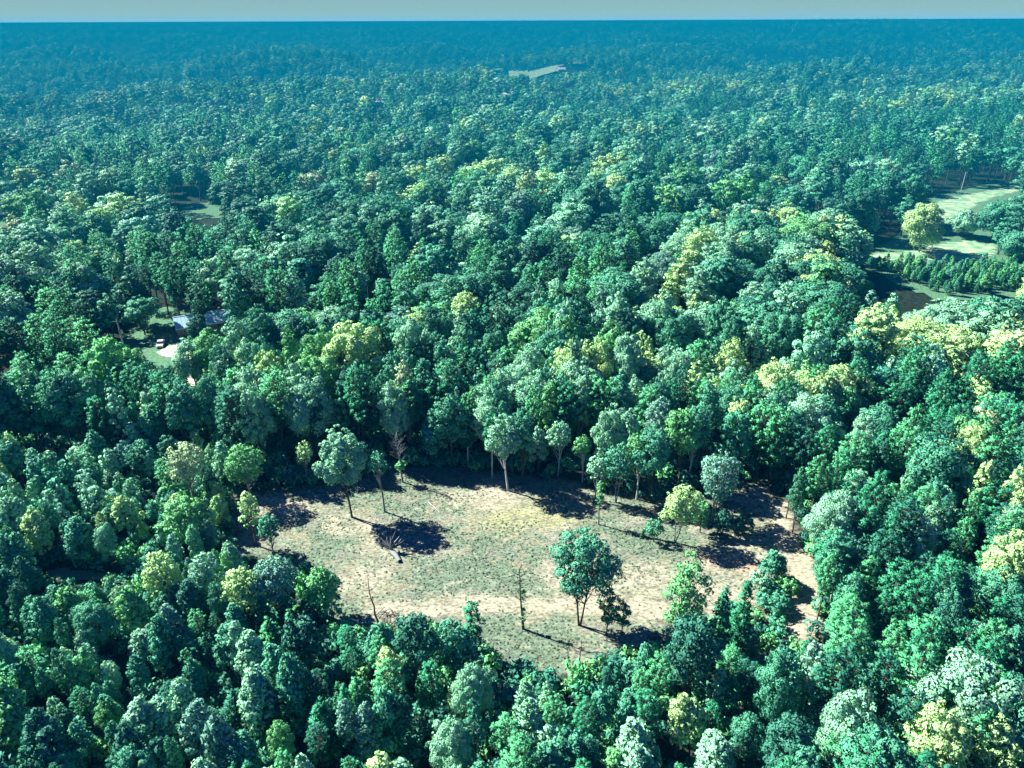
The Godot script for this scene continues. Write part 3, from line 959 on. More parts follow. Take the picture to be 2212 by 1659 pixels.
# ------------------------------------------------------------------ trees that stand out, read one by one from the photograph
# [maker, foot x, foot y, top x, top y, crown width, crown foot y, tint, bark, label, options]
func feature_trees() -> void:
	var list := [
		["b", 760, 1117, 746, 922, 112, 1062, "pale", "dark", "large full-crowned tree with forked dark trunk casting a long shadow", {"stems": 2, "full": 1.1}],
		["b", 831, 1106, 822, 978, 44, 1035, "mid", "grey", "slender tree with thin tufted crown beside the large forked tree", {"full": 0.45, "crook": 1.6}],
		["b", 783, 1036, 790, 955, 40, 1010, "deep", "dark", "small dark tree rooted just beyond the large forked tree", {"full": 0.6}],
		["b", 545, 1085, 540, 962, 96, 1040, "lime", "grey", "open-branched yellow-green tree beside the bright sandy patch", {"full": 0.55, "stems": 2}],
		["b", 668, 1045, 664, 955, 40, 1010, "yellow", "grey", "thin pale tree at the dark edge of the woods", {"full": 0.5}],
		["b", 553, 1178, 550, 1062, 52, 1150, "yellow", "brown", "upright yellow-green young tree on the clearing's sunward edge", {"full": 0.8}],
		["b", 592, 1208, 594, 1112, 50, 1170, "mid", "grey", "green young tree next to the yellow-green one", {"full": 0.9}],
		["b", 1097, 1060, 1082, 898, 82, 1000, "pale", "pale", "tall pale-trunked leaning tree standing out from the trunk-lined edge", {"full": 1.0}],
		["b", 1128, 1045, 1126, 885, 66, 985, "mid", "dark", "dark-trunked tree close behind the pale leaning tree", {}],
		["p", 1063, 1033, 1062, 890, 46, 965, "pine", "pale", "slim pine with long bare trunk at the clearing's shaded edge", {}],
		["p", 1012, 1010, 1012, 880, 58, 960, "pine", "pale", "pine with drooping lower branch at the clearing's shaded edge", {}],
		["b", 1205, 1028, 1208, 912, 56, 975, "pale", "pale", "small-crowned tree with tall white trunk at the shaded edge", {"full": 0.8}],
		["b", 1258, 1042, 1254, 944, 42, 985, "lime", "pale", "little umbrella-crowned tree with straight white trunk", {"full": 0.8}],
		["b", 1293, 1133, 1292, 1040, 16, 1110, "lime", "grey", "vine-wrapped sapling standing alone on the grass", {"full": 0.7, "puffs": 7}],
		["b", 1330, 1085, 1335, 960, 78, 1040, "mid", "grey", "twin-trunked tree with low tufts in the back corner", {"stems": 2, "full": 0.65}],
		["b", 1285, 1080, 1290, 985, 50, 1040, "pale", "grey", "short pale tree in front of the twin-trunked one", {"full": 0.7}],
		["b", 1375, 1078, 1368, 935, 60, 1010, "lime", "pale", "bent pale-trunked tree beside the dark multi-stemmed tree", {"full": 0.6, "crook": 3.0}],
		["b", 1405, 1085, 1400, 922, 94, 1030, "mid", "dark", "dark multi-stemmed tree in the clearing's back corner", {"stems": 3}],
		["b", 1465, 1058, 1462, 884, 96, 985, "lime", "brown", "tall broad tree behind the round yellow tree", {}],
		["b", 1487, 1042, 1490, 880, 70, 975, "mid", "pale", "tree with a white trunk lit against black shade", {}],
		["b", 1536, 1130, 1545, 975, 108, 1085, "grey", "grey", "grey-green many-stemmed tree with twiggy spreading crown", {"stems": 3, "full": 0.6}],
		["b", 1458, 1172, 1468, 1055, 94, 1135, "yellow", "grey", "round yellow-topped small tree with short forked trunk", {"stems": 2, "full": 0.75, "spread": 1.05}],
		["b", 1512, 1150, 1512, 1085, 46, 1140, "lime", "brown", "bushy green tree tucked behind the round yellow-topped tree", {"full": 1.1}],
		["b", 1412, 1170, 1412, 1126, 40, 1165, "mid", "brown", "low leafy bush beside a leaning vine stump", {"full": 0.8, "puffs": 9}],
		["b", 1252, 1352, 1258, 1150, 148, 1300, "mid", "dark", "lone lollipop-shaped tree with two dark trunks amid the clearing", {"stems": 2, "full": 0.95, "spread": 1.08, "puffs": 34}],
		["p", 1310, 1372, 1308, 1272, 58, 1345, "pine_bright", "dark", "small tufted pine beside the lone two-trunked tree", {"tufts": 34}],
		["p", 1343, 1372, 1338, 1298, 42, 1350, "pine_bright", "dark", "smallest tufted pine next to its taller twin", {"tufts": 24}],
		["b", 1463, 1425, 1470, 1195, 96, 1385, "lime", "brown", "tall leafy tree with narrow shaggy crown at the clearing's corner", {"full": 0.9, "puffs": 34}],
		["p", 1588, 1412, 1585, 1250, 72, 1395, "pine", "dark", "cone-shaped dark evergreen near the vine-covered mound", {"pointed": 0.8}],
		["p", 1540, 1430, 1540, 1272, 66, 1400, "pine", "dark", "narrow dark evergreen between the shaggy tree and the cone-shaped evergreen", {"pointed": 0.7}],
		["b", 1664, 1256, 1664, 1191, 72, 1253, "mid", "brown", "vine-covered pointed mound of greenery inside the track's bend", {"full": 1.3, "puffs": 22, "taper": 0.9}],
		["b", 1696, 1280, 1696, 1252, 64, 1278, "lime", "brown", "rounded bush at the side of the vine-covered mound", {"full": 1.2, "puffs": 14}],
		["b", 1638, 1285, 1640, 1236, 56, 1282, "pale", "brown", "pale bush on the vine-covered mound's sunny side", {"full": 1.2, "puffs": 14}],
		["b", 1668, 1312, 1668, 1280, 84, 1310, "mid", "brown", "low green bush at the foot of the vine-covered mound", {"full": 1.2, "puffs": 16}],
		["b", 1560, 1155, 1562, 1108, 52, 1152, "deep", "dark", "dark low shrub under the grey-green many-stemmed tree", {"full": 1.2, "puffs": 10}],
		["b", 1603, 1155, 1604, 1112, 46, 1152, "deep", "dark", "dark rounded shrub on the track side of the first", {"full": 1.2, "puffs": 10}],
		["b", 702, 1330, 704, 1228, 80, 1305, "lime", "brown", "bright green dome-crowned tree at the clearing's sunward corner", {"full": 0.9}],
		["b", 602, 1345, 604, 1208, 122, 1300, "grey", "grey", "wide grey-green twiggy tree beside the dome-crowned tree", {"full": 0.7}],
		["b", 545, 1370, 542, 1228, 104, 1330, "yellow", "brown", "brightest yellow-green tree of the sunward thicket", {"full": 1.0}],
		["b", 372, 1330, 368, 1190, 92, 1290, "yellow", "brown", "feathery pale tree inside the sunward thicket", {"full": 0.8}],
		["b", 462, 1320, 462, 1190, 82, 1280, "pale", "brown", "pale full tree between the feathery tree and the yellow-green tree", {}],
		["b", 418, 1195, 420, 1072, 118, 1180, "lime", "brown", "broad green tree shading the clearing's sunward edge", {"full": 1.1}],
		["b", 425, 1110, 422, 955, 96, 1040, "rust", "grey", "pale straw-coloured half-bare tree above the broad green tree", {"full": 0.6}],
		["b", 1480, 1560, 1470, 1325, 120, 1480, "deep", "dark", "dense dark tree under the shaggy narrow-crowned tree", {}],
		["b", 905, 1500, 905, 1328, 106, 1430, "deep", "dark", "dark oak-like tree at the clearing's lower edge", {"full": 0.85}],
		["b", 985, 1490, 985, 1345, 90, 1430, "mid", "dark", "green tree crowding the dark oak-like tree", {"full": 0.85}],
		["p", 1022, 1420, 1026, 1300, 60, 1385, "pine", "dark", "thin pine with tufted top in front of the sandy strip", {"tufts": 40}],
		["p", 1010, 1510, 1012, 1400, 96, 1470, "pine", "dark", "spreading pine below the thin tufted pine", {"tufts": 60}],
		["b", 860, 1560, 850, 1400, 70, 1500, "yellow", "brown", "yellow-green upright tree below the dark oak-like tree", {}],
		["b", 985, 1580, 990, 1482, 46, 1560, "yellow", "brown", "golden narrow tree rising among green pines", {}],
		["b", 438, 752, 436, 680, 62, 742, "deep", "brown", "dark round-topped tree standing before the blue-roofed house", {"full": 1.2}],
		["b", 432, 862, 425, 728, 96, 830, "pale", "brown", "pale feathery tree beside the gravel drive", {"full": 0.9}],
		["b", 478, 860, 478, 705, 92, 820, "lime", "brown", "tall fresh green tree next to the pale feathery tree", {"taper": 0.4}],
		["b", 296, 872, 300, 762, 84, 850, "pale", "brown", "ragged pale tree in front of the leaning utility pole", {"full": 0.9, "taper": 0.5}],
		["b", 552, 830, 552, 685, 74, 800, "lime", "brown", "upright green tree on the house's far gable side", {"taper": 0.6}],
		["b", 252, 478, 248, 402, 70, 470, "pale", "brown", "tall upright tree rising above the canopy by the small green meadow", {"full": 1.1}],
		["b", 50, 500, 46, 452, 44, 490, "rust", "brown", "rust-tipped tree at the canopy's edge by the grassy strip", {}],
		["b", 1985, 545, 1985, 432, 112, 540, "yellow", "brown", "tall yellow-tipped tree between the two meadows", {"full": 1.1, "puffs": 34}],
		["b", 2075, 512, 2078, 455, 76, 506, "pale", "brown", "pale bushy tree between the two meadows", {"full": 1.1}],
		["b", 2140, 518, 2142, 432, 84, 512, "mid", "brown", "round green tree between the meadows beside the pale bushy tree", {"full": 1.1}],
		["b", 2200, 522, 2205, 415, 80, 515, "mid", "brown", "tallest green tree at the end of the row between the meadows", {"full": 1.1}],
		["b", 2190, 560, 2195, 500, 100, 556, "mid", "brown", "round dense tree at the meadow's end", {"full": 1.2}],
		["p", 1048, 660, 1046, 578, 42, 655, "pine", "brown", "narrow cone-shaped cedar standing dark against the mixed woods", {"pointed": 0.85}],
		["p", 995, 660, 990, 585, 44, 650, "pine", "brown", "pointed cedar next to the narrow cone-shaped one", {"pointed": 0.8}],
	]
	var n := 0
	for d in list:
		n += 1
		var at := ground_at(d[1], d[2])
		var h := height_at(at, d[3], d[4])
		var mpp := metres_per_px(at + Vector3(0, h * 0.6, 0))
		var r: float = d[5] * 0.43 * mpp
		var base := clampf(height_at(at, d[1], d[6]), 0.1, h * 0.8)
		var o: Dictionary = d[10]
		var dist := Vector2(at.x, at.z).length()
		var lod := 0 if dist < 230.0 else 1
		var t: Dictionary
		if d[0] == "b":
			if d[1] != d[3]:
				o["lean"] = Vector3((d[3] - d[1]) * mpp / h, 0, 0)
			t = broadleaf(500 + n, lod, h, r, base, o)
		else:
			t = pine(500 + n, lod, h, r, base, o)
		var kind := "broadleaf_tree" if d[0] == "b" else "pine_tree"
		var cat := "tree" if d[0] == "b" else "pine"
		if h < 5.5 and d[0] == "b":
			kind = "shrub"
			cat = "shrub"
		plant_tree(kind, t, "deep" if o.has("deep") else d[7], at, 0.0, Vector3.ONE, d[8], d[9], cat)
		placed.append(Vector3(at.x, r * 0.7, at.z))
	# leafless trees
	var snags := [
		[870, 1042, 862, 932, 20, "grey", 26, 7, "bare grey-twigged tree at the shaded edge with one green tuft", 0.02],
		[1130, 1358, 1120, 1225, 22, "dark", 16, 7, "tall bare tree with ivy on its trunk and grey twigs", 0.006],
		[820, 1356, 800, 1240, 8, "dark", 4, 1, "crooked dark snag rising from a brush pile", 0.05],
		[1078, 640, 1082, 545, 22, "pale", 9, 3, "white leafless tree rising out of the mixed woods", 0.02],
		[165, 1225, 150, 1155, 18, "pale", 8, 3, "white dead tree leaning in the sunward thicket", 0.05],
		[1365, 760, 1362, 650, 16, "pale", 7, 3, "thin dead trunk with forked top in the mid woods", 0.03],
		[342, 872, 316, 802, 5, "pale", 3, 1, "pale dead trunk leaning across the trees near the gravel drive", 0.01],
		[1226, 1440, 1224, 1395, 8, "dark", 7, 2, "leafless sapling with curled twigs", 0.06],
		[1250, 1432, 1256, 1378, 9, "dark", 7, 2, "taller leafless sapling beside the curled one", 0.06],
		[560, 700, 552, 610, 16, "grey", 9, 4, "dead-sided conifer with bare grey boughs by the house", 0.02],
		[1700, 870, 1690, 800, 14, "pale", 7, 3, "grey dead spar among pale hardwoods", 0.03],
		[180, 1090, 168, 1060, 12, "pale", 6, 2, "small white branch cluster poking out of the thicket", 0.06],
		[125, 965, 108, 952, 14, "pale", 6, 2, "white dead limb above the sunward thicket", 0.08],
		[1880, 500, 1888, 455, 8, "pale", 5, 2, "bare pale spar beside the upper meadow", 0.03],
		[1698, 1118, 1700, 1060, 8, "dark", 6, 2, "thin bare stem at the edge of the sandy track", 0.02],
	]
	for d in snags:
		n += 1
		var at := ground_at(d[1] * 0 + d[0], d[1])
		var h := height_at(at, d[2], d[3])
		var mpp := metres_per_px(at)
		var tall := clampf(h, 2.0, 22.0)
		var o := thing("dead_tree", d[8], "dead tree", at)
		var b := bare(n, tall, d[4] * mpp, tall * 0.45, 0.06 + tall * 0.011, d[6], d[7], d[9])
		var tr := part("trunk", b, bark[d[5]], o)
		tr.rotation.z = atan2((d[0] - d[2]) * mpp, tall)
		if n % 1 == 0 and (d[8].contains("ivy") or d[8].contains("tuft")):
			rng.seed = n
			var cb := Bits.new()
			cb.colored = true
			if d[8].contains("ivy"):
				for q in 26:
					puff(cb, Vector3(rng.randf_range(-0.15, 0.15), rng.randf_range(0.3, tall * 0.62), rng.randf_range(-0.1, 0.2)), Vector3(0.28, 0.34, 0.28), 16, 0.13, 1.0)
			else:
				for q in 6:
					puff(cb, Vector3(rng.randf_range(-0.8, 0.8), tall * rng.randf_range(0.28, 0.42), rng.randf_range(-0.8, 0.8)), Vector3.ONE * 0.7, 60, 0.22, 1.0)
			part("ivy" if d[8].contains("ivy") else "foliage", cb.made(), leaf_mat("lime"), o)
		placed.append(Vector3(at.x, 0.6, at.z))

var placed := []
var plantation := PackedVector2Array()

# ------------------------------------------------------------------ the woods
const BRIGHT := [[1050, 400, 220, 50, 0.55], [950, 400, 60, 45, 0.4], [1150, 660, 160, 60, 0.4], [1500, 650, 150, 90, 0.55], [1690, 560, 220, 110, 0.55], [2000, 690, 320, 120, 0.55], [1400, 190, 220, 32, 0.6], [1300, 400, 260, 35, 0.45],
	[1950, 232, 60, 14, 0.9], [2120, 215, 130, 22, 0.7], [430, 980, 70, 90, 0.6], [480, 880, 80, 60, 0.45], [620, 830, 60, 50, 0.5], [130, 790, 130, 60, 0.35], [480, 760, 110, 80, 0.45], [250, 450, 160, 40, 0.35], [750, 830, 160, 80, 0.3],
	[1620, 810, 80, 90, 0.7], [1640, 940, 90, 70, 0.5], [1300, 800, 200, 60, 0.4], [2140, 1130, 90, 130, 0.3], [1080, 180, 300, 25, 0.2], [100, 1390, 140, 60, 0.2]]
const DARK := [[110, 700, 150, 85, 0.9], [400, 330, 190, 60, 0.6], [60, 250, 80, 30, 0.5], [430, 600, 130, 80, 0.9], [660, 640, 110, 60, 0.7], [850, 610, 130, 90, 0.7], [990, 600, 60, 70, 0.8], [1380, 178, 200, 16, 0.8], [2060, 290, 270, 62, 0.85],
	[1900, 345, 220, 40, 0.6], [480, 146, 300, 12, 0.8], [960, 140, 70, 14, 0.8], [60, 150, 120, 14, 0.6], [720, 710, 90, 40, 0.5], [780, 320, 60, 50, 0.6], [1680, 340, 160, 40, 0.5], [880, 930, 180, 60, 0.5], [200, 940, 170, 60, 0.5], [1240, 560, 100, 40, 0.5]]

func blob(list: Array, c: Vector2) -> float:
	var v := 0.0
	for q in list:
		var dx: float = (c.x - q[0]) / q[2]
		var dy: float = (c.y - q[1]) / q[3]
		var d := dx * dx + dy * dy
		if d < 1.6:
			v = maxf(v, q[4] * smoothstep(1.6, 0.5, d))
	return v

# what grows at a place: {kind, h, tint}
func grows(x: float, z: float, c: Vector2) -> Dictionary:
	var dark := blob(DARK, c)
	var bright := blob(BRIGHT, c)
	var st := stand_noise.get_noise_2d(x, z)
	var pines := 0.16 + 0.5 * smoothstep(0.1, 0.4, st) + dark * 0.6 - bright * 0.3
	var young := 0.07
	var lo := 12.0
	var hi := 22.0
	var young_pines := 0.0
	if c.y > 840.0 and c.x > 1640.0 + maxf(0.0, 1050.0 - c.y) * 0.9:
		pines = 0.68
		young = 0.3
		lo = 12.0
		hi = 18.0
	elif c.y > 1230.0 and c.x > 400.0 and c.x < 800.0:
		pines = 0.55
		young_pines = 0.5
		young = 0.6
		lo = 8.0
		hi = 12.5
	elif c.y > 1230.0 and c.x >= 800.0:
		pines = 0.52
		young = 0.55
		lo = 7.5
		hi = 13.0
	elif c.y > 1230.0:
		pines = 0.2
		young = 0.6
		lo = 7.0
		hi = 12.5
	elif c.y > 900.0 and c.x < 500.0:
		pines = 0.1
		young = 0.85
		lo = 5.5
		hi = 10.0
	elif c.y > 850.0 and c.y < 1060.0:
		pines = 0.34
		lo = 15.0
		hi = 20.0
	elif c.y > 640.0:
		young = 0.32
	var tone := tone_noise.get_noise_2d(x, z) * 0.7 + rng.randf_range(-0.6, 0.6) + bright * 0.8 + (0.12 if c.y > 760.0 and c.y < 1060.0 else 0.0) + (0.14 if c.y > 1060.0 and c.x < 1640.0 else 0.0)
	var h := lerpf(lo, hi, clampf(rng.randf() + tone_noise.get_noise_2d(x * 0.8 + 300.0, z * 0.8) * 0.7, 0.0, 1.1))
	if rng.randf() < pines:
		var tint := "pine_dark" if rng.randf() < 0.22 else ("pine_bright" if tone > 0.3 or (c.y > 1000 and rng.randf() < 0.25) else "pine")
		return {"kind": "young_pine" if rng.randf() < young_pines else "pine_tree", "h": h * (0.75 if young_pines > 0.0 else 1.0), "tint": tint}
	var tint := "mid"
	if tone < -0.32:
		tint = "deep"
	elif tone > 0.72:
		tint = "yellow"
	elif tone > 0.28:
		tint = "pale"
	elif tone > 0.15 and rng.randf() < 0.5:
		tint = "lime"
	if rng.randf() < 0.008:
		tint = "rust"
	elif rng.randf() < 0.035:
		tint = "grey"
	if rng.randf() < young:
		return {"kind": "young_tree", "h": minf(h, 9.0 + h * 0.18), "tint": tint}
	return {"kind": "broadleaf_tree", "h": h, "tint": tint}

func make_library() -> void:
	var shapes := {
		"broadleaf_tree": [[17.0, 4.1, 4.5], [18.5, 3.2, 5.0], [16.0, 4.7, 4.0], [19.0, 3.8, 6.0], [15.5, 2.8, 3.0], [17.5, 5.2, 5.0], [16.5, 2.5, 4.0], [18.0, 3.0, 5.0]],
		"pine_tree": [[17.0, 2.9, 7.5], [18.0, 3.3, 8.5], [16.0, 2.6, 6.0], [17.5, 3.6, 8.0], [15.5, 3.0, 5.0], [18.5, 2.7, 8.0]],
		"young_pine": [[9.0, 2.0, 1.2], [9.5, 1.8, 1.6], [8.5, 2.3, 1.0], [10.0, 2.1, 2.2]],
		"young_tree": [[10.0, 2.1, 2.0], [9.0, 1.7, 1.4], [10.5, 2.4, 2.2], [9.5, 1.5, 2.0], [8.5, 2.2, 1.2]],
	}
	var sd := 0
	for kind in shapes:
		lib[kind] = []
		for lod in 3:
			var row := []
			for q in shapes[kind].size():
				if lod > 0 and q >= 5:
					break
				sd += 1
				var p: Array = shapes[kind][q]
				if kind == "broadleaf_tree" or kind == "young_tree":
					row.append(broadleaf(sd, lod, p[0], p[1], p[2], {"stems": 2 if q % 3 == 1 else 1, "taper": [0.0, 0.5, 0.1, 0.3, 0.8, 0.0, 0.9, 0.5][q]} if kind == "broadleaf_tree" else {"puff": 1.1, "taper": 0.9}))
				else:
					row.append(pine(sd, lod, p[0], p[1], p[2], {"pointed": 0.75 if kind == "young_pine" else 0.3, "tuft": 0.85 if kind == "young_pine" else 1.0}))
			lib[kind].append(row)

const KIND_WORDS := {"broadleaf_tree": "broadleaf tree", "pine_tree": "pine", "young_pine": "young pine", "young_tree": "slim young tree"}
const TINT_WORDS := {"deep": "dark teal-green", "mid": "mid-green", "pale": "pale green", "yellow": "yellow-green", "lime": "fresh green", "grey": "grey-green", "rust": "straw-tinged", "pine": "deep green", "pine_dark": "bluish dark green", "pine_bright": "bright green"}

func where_words(at: Vector3, c: Vector2) -> String:
	var a := project(at)
	if Geometry2D.is_point_in_polygon(a, plantation):
		return "in the plantation below the sunlit meadow"
	if c.y > 520.0 and c.y < 690.0 and c.x > 1820.0:
		return "around the sunlit meadow"
	if c.x > 1640.0 and a.y > 1000.0:
		return "in the dense stand beside the sandy track"
	if c.x < 560.0 and a.y > 1000.0 and c.y < 1230.0:
		return "in the thicket on the clearing's sunward side"
	if c.y >= 1230.0 and c.x < 780.0:
		return "in the stand below the sunward thicket"
	if c.y >= 1230.0:
		return "across the clearing from its trunk-lined edge"
	if a.y > 960.0:
		return "along the clearing's shaded trunk-lined edge"
	if c.x < 620.0 and a.y > 640.0:
		return "around the blue-roofed house and its yard"
	return "in the deep woods past the trunk-lined edge"

func build_woods() -> void:
	make_library()
	rng.seed = 2024
	var trees := []
	plantation = opening(pxpoly([[1860, 578], [1960, 570], [2040, 567], [2130, 566], [2160, 556], [2240, 566], [2240, 622], [2120, 636], [2040, 640], [1960, 612]]), 330.0)
	var free := func(at: Vector3, gap: float) -> bool:
		for q in placed:
			if Vector2(at.x - q.x, at.z - q.z).length() < q.y + gap:
				return false
		return true
	# three passes: thicket spacing close by, normal spacing, wide spacing far off
	for band in [[40.0, 180.0, 3.9], [180.0, 330.0, 6.6], [330.0, 800.0, 8.8], [800.0, 1500.0, 10.8]]:
		var r: float = band[0]
		while r < band[1]:
			var side := 1.2 if r < 120.0 else (0.85 if r < 260.0 else 0.68)
			var a := -side
			var step: float = band[2] / r
			while a < side:
				var rr = r + rng.randf_range(-0.42, 0.42) * band[2]
				var aa := a + rng.randf_range(-0.42, 0.42) * step
				a += step
				if rng.randf() < 0.05 or (rr < 900.0 and stand_noise.get_noise_2d(sin(aa) * rr * 5.0 + 70.0, -cos(aa) * rr * 5.0) > 0.40):
					continue
				var at := Vector3(sin(aa) * rr, 0, -cos(aa) * rr)
				at.y = land(at.x, at.z)
				var c := project(at + Vector3(0, 11, 0))
				if c.x < -140 or c.x > 2350 or c.y > 1900:
					continue
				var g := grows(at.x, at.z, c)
				var small: bool = g.kind == "young_tree" or g.kind == "young_pine"
				for copy in (2 if small else 1):
					if copy == 1:
						at += Vector3(rng.randf_range(-2.8, 2.8), 0, rng.randf_range(-2.8, 2.8))
						at.y = land(at.x, at.z)
						g.h *= rng.randf_range(0.75, 1.1)
					if Geometry2D.is_point_in_polygon(project(at), clearing_px):
						continue
					var v := rng.randi() % 40
					var nominal: Dictionary = lib[g.kind][0][v % lib[g.kind][0].size()]
					var sc: float = g.h / nominal.h
					var w: float = lerpf(1.0, sc, 0.7) * rng.randf_range(0.88, 1.15)
					if rr < 180.0:
						w = minf(w, sc * rng.randf_range(0.85, 1.1)) * (0.8 if g.kind == "broadleaf_tree" else 0.95) * rng.randf_range(0.82, 1.3)
					elif g.kind == "broadleaf_tree":
						w *= 1.36 if rr < 500.0 else 1.55
					if rr < 500.0 and covers(at, g.h, nominal.r * w, g.h * 0.35):
						continue
					if rr < 480.0 and shades(at, g.h):
						continue
					if rr < 230.0 and not free.call(at, 0.9 if small else 1.6):
						continue
					if rr >= 500.0 and covers(at, g.h, nominal.r * w * 0.5, g.h * 0.4):
						continue
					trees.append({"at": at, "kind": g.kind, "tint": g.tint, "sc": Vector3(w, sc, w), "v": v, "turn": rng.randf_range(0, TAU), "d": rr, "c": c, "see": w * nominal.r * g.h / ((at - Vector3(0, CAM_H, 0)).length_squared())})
			r += band[2] * 0.92
	# rows of the young plantation below the sunlit meadow
	rng.seed = 616
	for row in 14:
		for col in 60:
			var a := ground_at(1840, 600)
			var at := Vector3(a.x + col * 2.5 + rng.randf_range(-0.6, 0.6), 0, a.z - 10.0 + row * 2.5 + rng.randf_range(-0.6, 0.6) + col * 0.12)
			var c := project(at)
			if rng.randf() < 0.16 or not Geometry2D.is_point_in_polygon(c, plantation) or c.x > 2240:
				continue
			var h := rng.randf_range(2.4, 6.4)
			at += Vector3(rng.randf_range(-0.9, 0.9), 0, rng.randf_range(-0.9, 0.9))
			trees.append({"at": at, "kind": "young_pine" if rng.randf() < 0.7 else "young_tree", "tint": ["pine", "mid", "pine_bright", "lime"][rng.randi() % 4], "sc": Vector3(h / 9.0, h / 9.0, h / 9.0) * Vector3(1.15, 1, 1.15), "v": rng.randi() % 40, "turn": rng.randf_range(0, TAU), "d": Vector2(at.x, at.z).length(), "c": c, "see": 1.0})
	# the 300 of each kind that show largest are things of their own
	var by_kind := {}
	for t in trees:
		var top := project(t.at + Vector3(0, 17.0 * t.sc.y, 0))
		if top.x > -40 and top.x < 2252 and top.y < 1640 and t.c.x > -20 and t.c.x < 2232:
			by_kind.get_or_add(t.kind, []).append(t)
	for kind in by_kind:
		by_kind[kind].sort_custom(func(p, q): return p.see > q.see)
		for k in mini(300, by_kind[kind].size()):
			var t: Dictionary = by_kind[kind][k]
			t.own = true
			var lod := 0 if t.d < 300.0 else 1
			var m: Dictionary = lib[kind][lod][t.v % lib[kind][lod].size()]
			var words := "%s %s %s" % [TINT_WORDS[t.tint], KIND_WORDS[kind], where_words(t.at, t.c)]
			plant_tree(kind, m, t.tint, t.at, t.turn, t.sc, "brown" if t.v % 3 else ("grey" if kind != "pine_tree" else "dark"), words, "pine" if kind.contains("pine") else "tree", words + " (look-alikes)")
	# all the others are the forest
	var forest := Node3D.new()
	forest.name = "forest"
	add_child(forest)
	forest.set_meta("kind", "stuff")
	tag(forest, "unbroken mixed forest stretching from the clearing to the far ridge", "forest")
	var sets := {}
	for t in trees:
		if t.has("own"):
			continue
		var lod := 0 if t.d < 130.0 else (1 if t.d < 480.0 else 2)
		var key := "%s/%d/%d" % [t.kind, lod, t.v % lib[t.kind][lod].size()]
		sets.get_or_add(key, []).append(t)
	for key in sets:
		var k: PackedStringArray = key.split("/")
		var m: Dictionary = lib[k[0]][int(k[1])][int(k[2])]
		scatter(forest, "foliage", m, sets[key])
	print("trees ", trees.size(), " sets ", sets.size())
	undergrowth(forest)

func tint_color(t: String) -> Color:
	var v: Vector3 = TINTS[t]
	return Color(v.x, v.y, v.z)

func scatter(parent: Node, called: String, m: Dictionary, list: Array) -> void:
	var mesh := ArrayMesh.new()
	for q in [m.crown, m.trunk]:
		mesh.add_surface_from_arrays(Mesh.PRIMITIVE_TRIANGLES, q.surface_get_arrays(0))
	mesh.surface_set_material(0, leaf_mat(""))
	mesh.surface_set_material(1, bark["brown"])
	var mm := MultiMesh.new()
	mm.transform_format = MultiMesh.TRANSFORM_3D
	mm.use_colors = true
	mm.mesh = mesh
	mm.instance_count = list.size()
	for j in list.size():
		var t: Dictionary = list[j]
		mm.set_instance_transform(j, Transform3D(Basis(Vector3.UP, t.turn).scaled(t.sc), t.at))
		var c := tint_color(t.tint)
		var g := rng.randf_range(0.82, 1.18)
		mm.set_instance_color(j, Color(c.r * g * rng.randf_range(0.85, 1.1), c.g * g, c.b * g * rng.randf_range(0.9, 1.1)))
	var mi := MultiMeshInstance3D.new()
	mi.name = called
	mi.multimesh = mm
	mi.set_meta("kind", "stuff")
	parent.add_child(mi, true)

func undergrowth(forest: Node) -> void:
	rng.seed = 91
	var kinds := []
	for q in 3:
		kinds.append(broadleaf(900 + q, 1, 2.2, 1.2, 0.1, {"puffs": 7, "full": 0.9, "leaf": 0.75}))
	var lists := [[], [], []]
	for k in 12000:
		var rr := sqrt(rng.randf()) * 215.0
		var a := rng.randf_range(-0.95, 0.95)
		if rr < 40.0:
			continue
		var at := Vector3(sin(a) * rr, 0, -cos(a) * rr)
		var c := project(at)
		if Geometry2D.is_point_in_polygon(c, clearing_px) or covers(at, 1.6, 1.0, 0.2):
			continue
		var s := rng.randf_range(0.5, 1.3)
		lists[k % 3].append({"at": at, "turn": rng.randf_range(0, TAU), "sc": Vector3(s, s * rng.randf_range(0.7, 1.3), s), "tint": ["mid", "deep", "deep", "lime"][rng.randi() % 4]})
	for q in 3:
		scatter(forest, "foliage", kinds[q], lists[q])

func build_ridge_woods() -> void:
	rng.seed = 404
	var forest := get_node("forest")
	for q in 4:
		var m := broadleaf(950 + q, 3, 15.0, 6.5, 3.0, {}) if q < 3 else pine(954, 3, 17.0, 5.5, 3.0, {})
		var list := []
		var r := 1500.0
		while r < 3400.0:
			var sp := 13.0 + (r - 1500.0) * 0.004
			var a := -0.66
			while a < 0.66:
				a += sp * 2.6 / r * rng.randf_range(0.7, 1.3)
				var rr := r + rng.randf_range(-0.5, 0.5) * sp
				var at := Vector3(sin(a) * rr, 0, -cos(a) * rr)
				at.y = land(at.x, at.z) - 1.5
				var st := stand_noise.get_noise_2d(at.x * 0.25, at.z * 0.25)
				if (st > 0.15) != (q == 3) and rng.randf() < 0.75:
					continue
				var s := rng.randf_range(0.8, 1.2) * (1.0 + (r - 1500.0) * 0.00012)
				list.append({"at": at, "turn": rng.randf_range(0, TAU), "sc": Vector3(s, minf(s, 1.15), s), "tint": "pine_dark" if q == 3 else (["deep", "mid", "mid", "pale"][rng.randi() % 4])})
			r += sp
		print("ridge ", list.size())
		scatter(forest, "foliage", m, list)

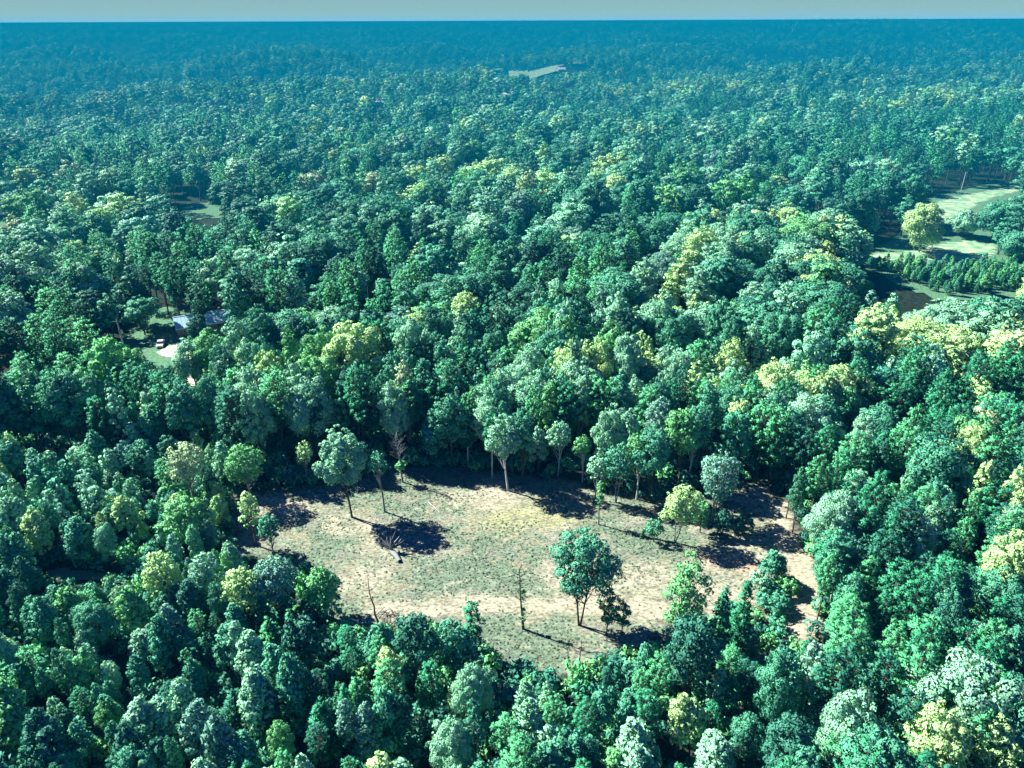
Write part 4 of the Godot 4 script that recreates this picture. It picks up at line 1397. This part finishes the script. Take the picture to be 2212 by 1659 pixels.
# ------------------------------------------------------------------ brush, stumps, logs
func build_small_things() -> void:
	rng.seed = 5
	# uprooted stump
	var at := ground_at(845, 1192)
	var o := thing("uprooted_stump", "grey uprooted stump with tangled roots at the edge of a tree shadow", "stump", at)
	var b := Bits.new()
	tube(b, [Vector3(0.2, 0.2, 0.3), Vector3(0.7, 0.25, 1.0), Vector3(1.2, 0.2, 1.9)], [0.34, 0.28, 0.22], 8)
	part("log", b.made(), bark["grey"], o)
	o.scale = Vector3.ONE * 1.5
	for k in 16:
		b = Bits.new()
		var a := k * 0.393
		var d := Vector3(cos(a) * 1.2, sin(a) * 0.9 + 0.5, rng.randf_range(-0.6, 0.2))
		tube(b, [Vector3(0, 0.7, 0.2), Vector3(0, 0.7, 0) + d * 0.5 + rv() * 0.2, Vector3(0, 0.75, -0.1) + d * rng.randf_range(0.8, 1.3)], [0.15, 0.1, 0.03], 5)
		part("root", b.made(), bark["grey" if k % 3 else "brown"], o)
	# brush pile
	at = ground_at(838, 1338)
	o = thing("brush_pile", "dark pile of cut branches at the foot of the crooked snag", "brush pile", at)
	for k in 46:
		b = Bits.new()
		var c := Vector3(rng.randfn(0, 1.5), rng.randf_range(0.1, 0.9), rng.randfn(0, 0.9))
		var d := Vector3(rng.randf_range(-1, 1), rng.randf_range(-0.15, 0.35), rng.randf_range(-1, 1)) * rng.randf_range(0.8, 2.0)
		tube(b, [c - d * 0.5, c + rv() * 0.15, c + d * 0.5], [0.06, 0.05, 0.02], 4)
		part("branch", b.made(), bark[["dark", "brown", "grey"][k % 3]], o)
	# logs and sticks
	var logs := [[925, 1085, 950, 1108, 0.10, "pale", "thin fallen pole propped on the grass"], [1385, 1160, 1404, 1122, 0.16, "dark", "leaning vine-covered stump beside the low leafy bush"], [760, 1362, 812, 1358, 0.09, "pale", "pale stick lying below the crooked snag"],
		[1290, 1228, 1420, 1180, 0.04, "grey", "long thin fallen stem across the grass"], [1700, 1395, 1735, 1425, 0.12, "pale", "bleached fallen log at the shaded end of the sandy track"], [1715, 1440, 1690, 1405, 0.07, "pale", "broken bleached branch under the track-side trees"],
		[1075, 1395, 1118, 1425, 0.06, "grey", "grey fallen branch near the lower edge of the clearing"]]
	for q in logs:
		var p0 := ground_at(q[0], q[1])
		var p1 := ground_at(q[2], q[3])
		if q[6].contains("leaning"):
			p1 = p0 + Vector3(1.6, 3.4, -0.3)
		var l := thing("fallen_log" if not q[6].contains("leaning") else "stump", q[6], "log" if not q[6].contains("leaning") else "stump", p0)
		b = Bits.new()
		var e := p1 - p0
		tube(b, [Vector3(0, 0.05, 0), e * 0.4 + Vector3(rng.randf_range(-0.15, 0.15), 0.25, 0), e + Vector3(0, 0.08, 0)], [q[4], q[4] * 0.85, q[4] * 0.4], 6)
		part("log", b.made(), bark[q[5]], l)
		if q[6].contains("leaning"):
			var cb := Bits.new()
			cb.colored = true
			for k in 14:
				puff(cb, e * (k / 13.0) + rv() * 0.1, Vector3.ONE * 0.32, 22, 0.14, 1.0)
			part("vine", cb.made(), leaf_mat("lime"), l)
		else:
			for k in 3:
				b = Bits.new()
				var s: Vector3 = e * rng.randf_range(0.3, 0.8) + Vector3(0, 0.2, 0)
				tube(b, [s, s + Vector3(rng.randf_range(-0.7, 0.7), rng.randf_range(0.1, 0.6), rng.randf_range(-0.7, 0.7))], [q[4] * 0.4, q[4] * 0.15], 4)
				part("branch", b.made(), bark[q[5]], l)
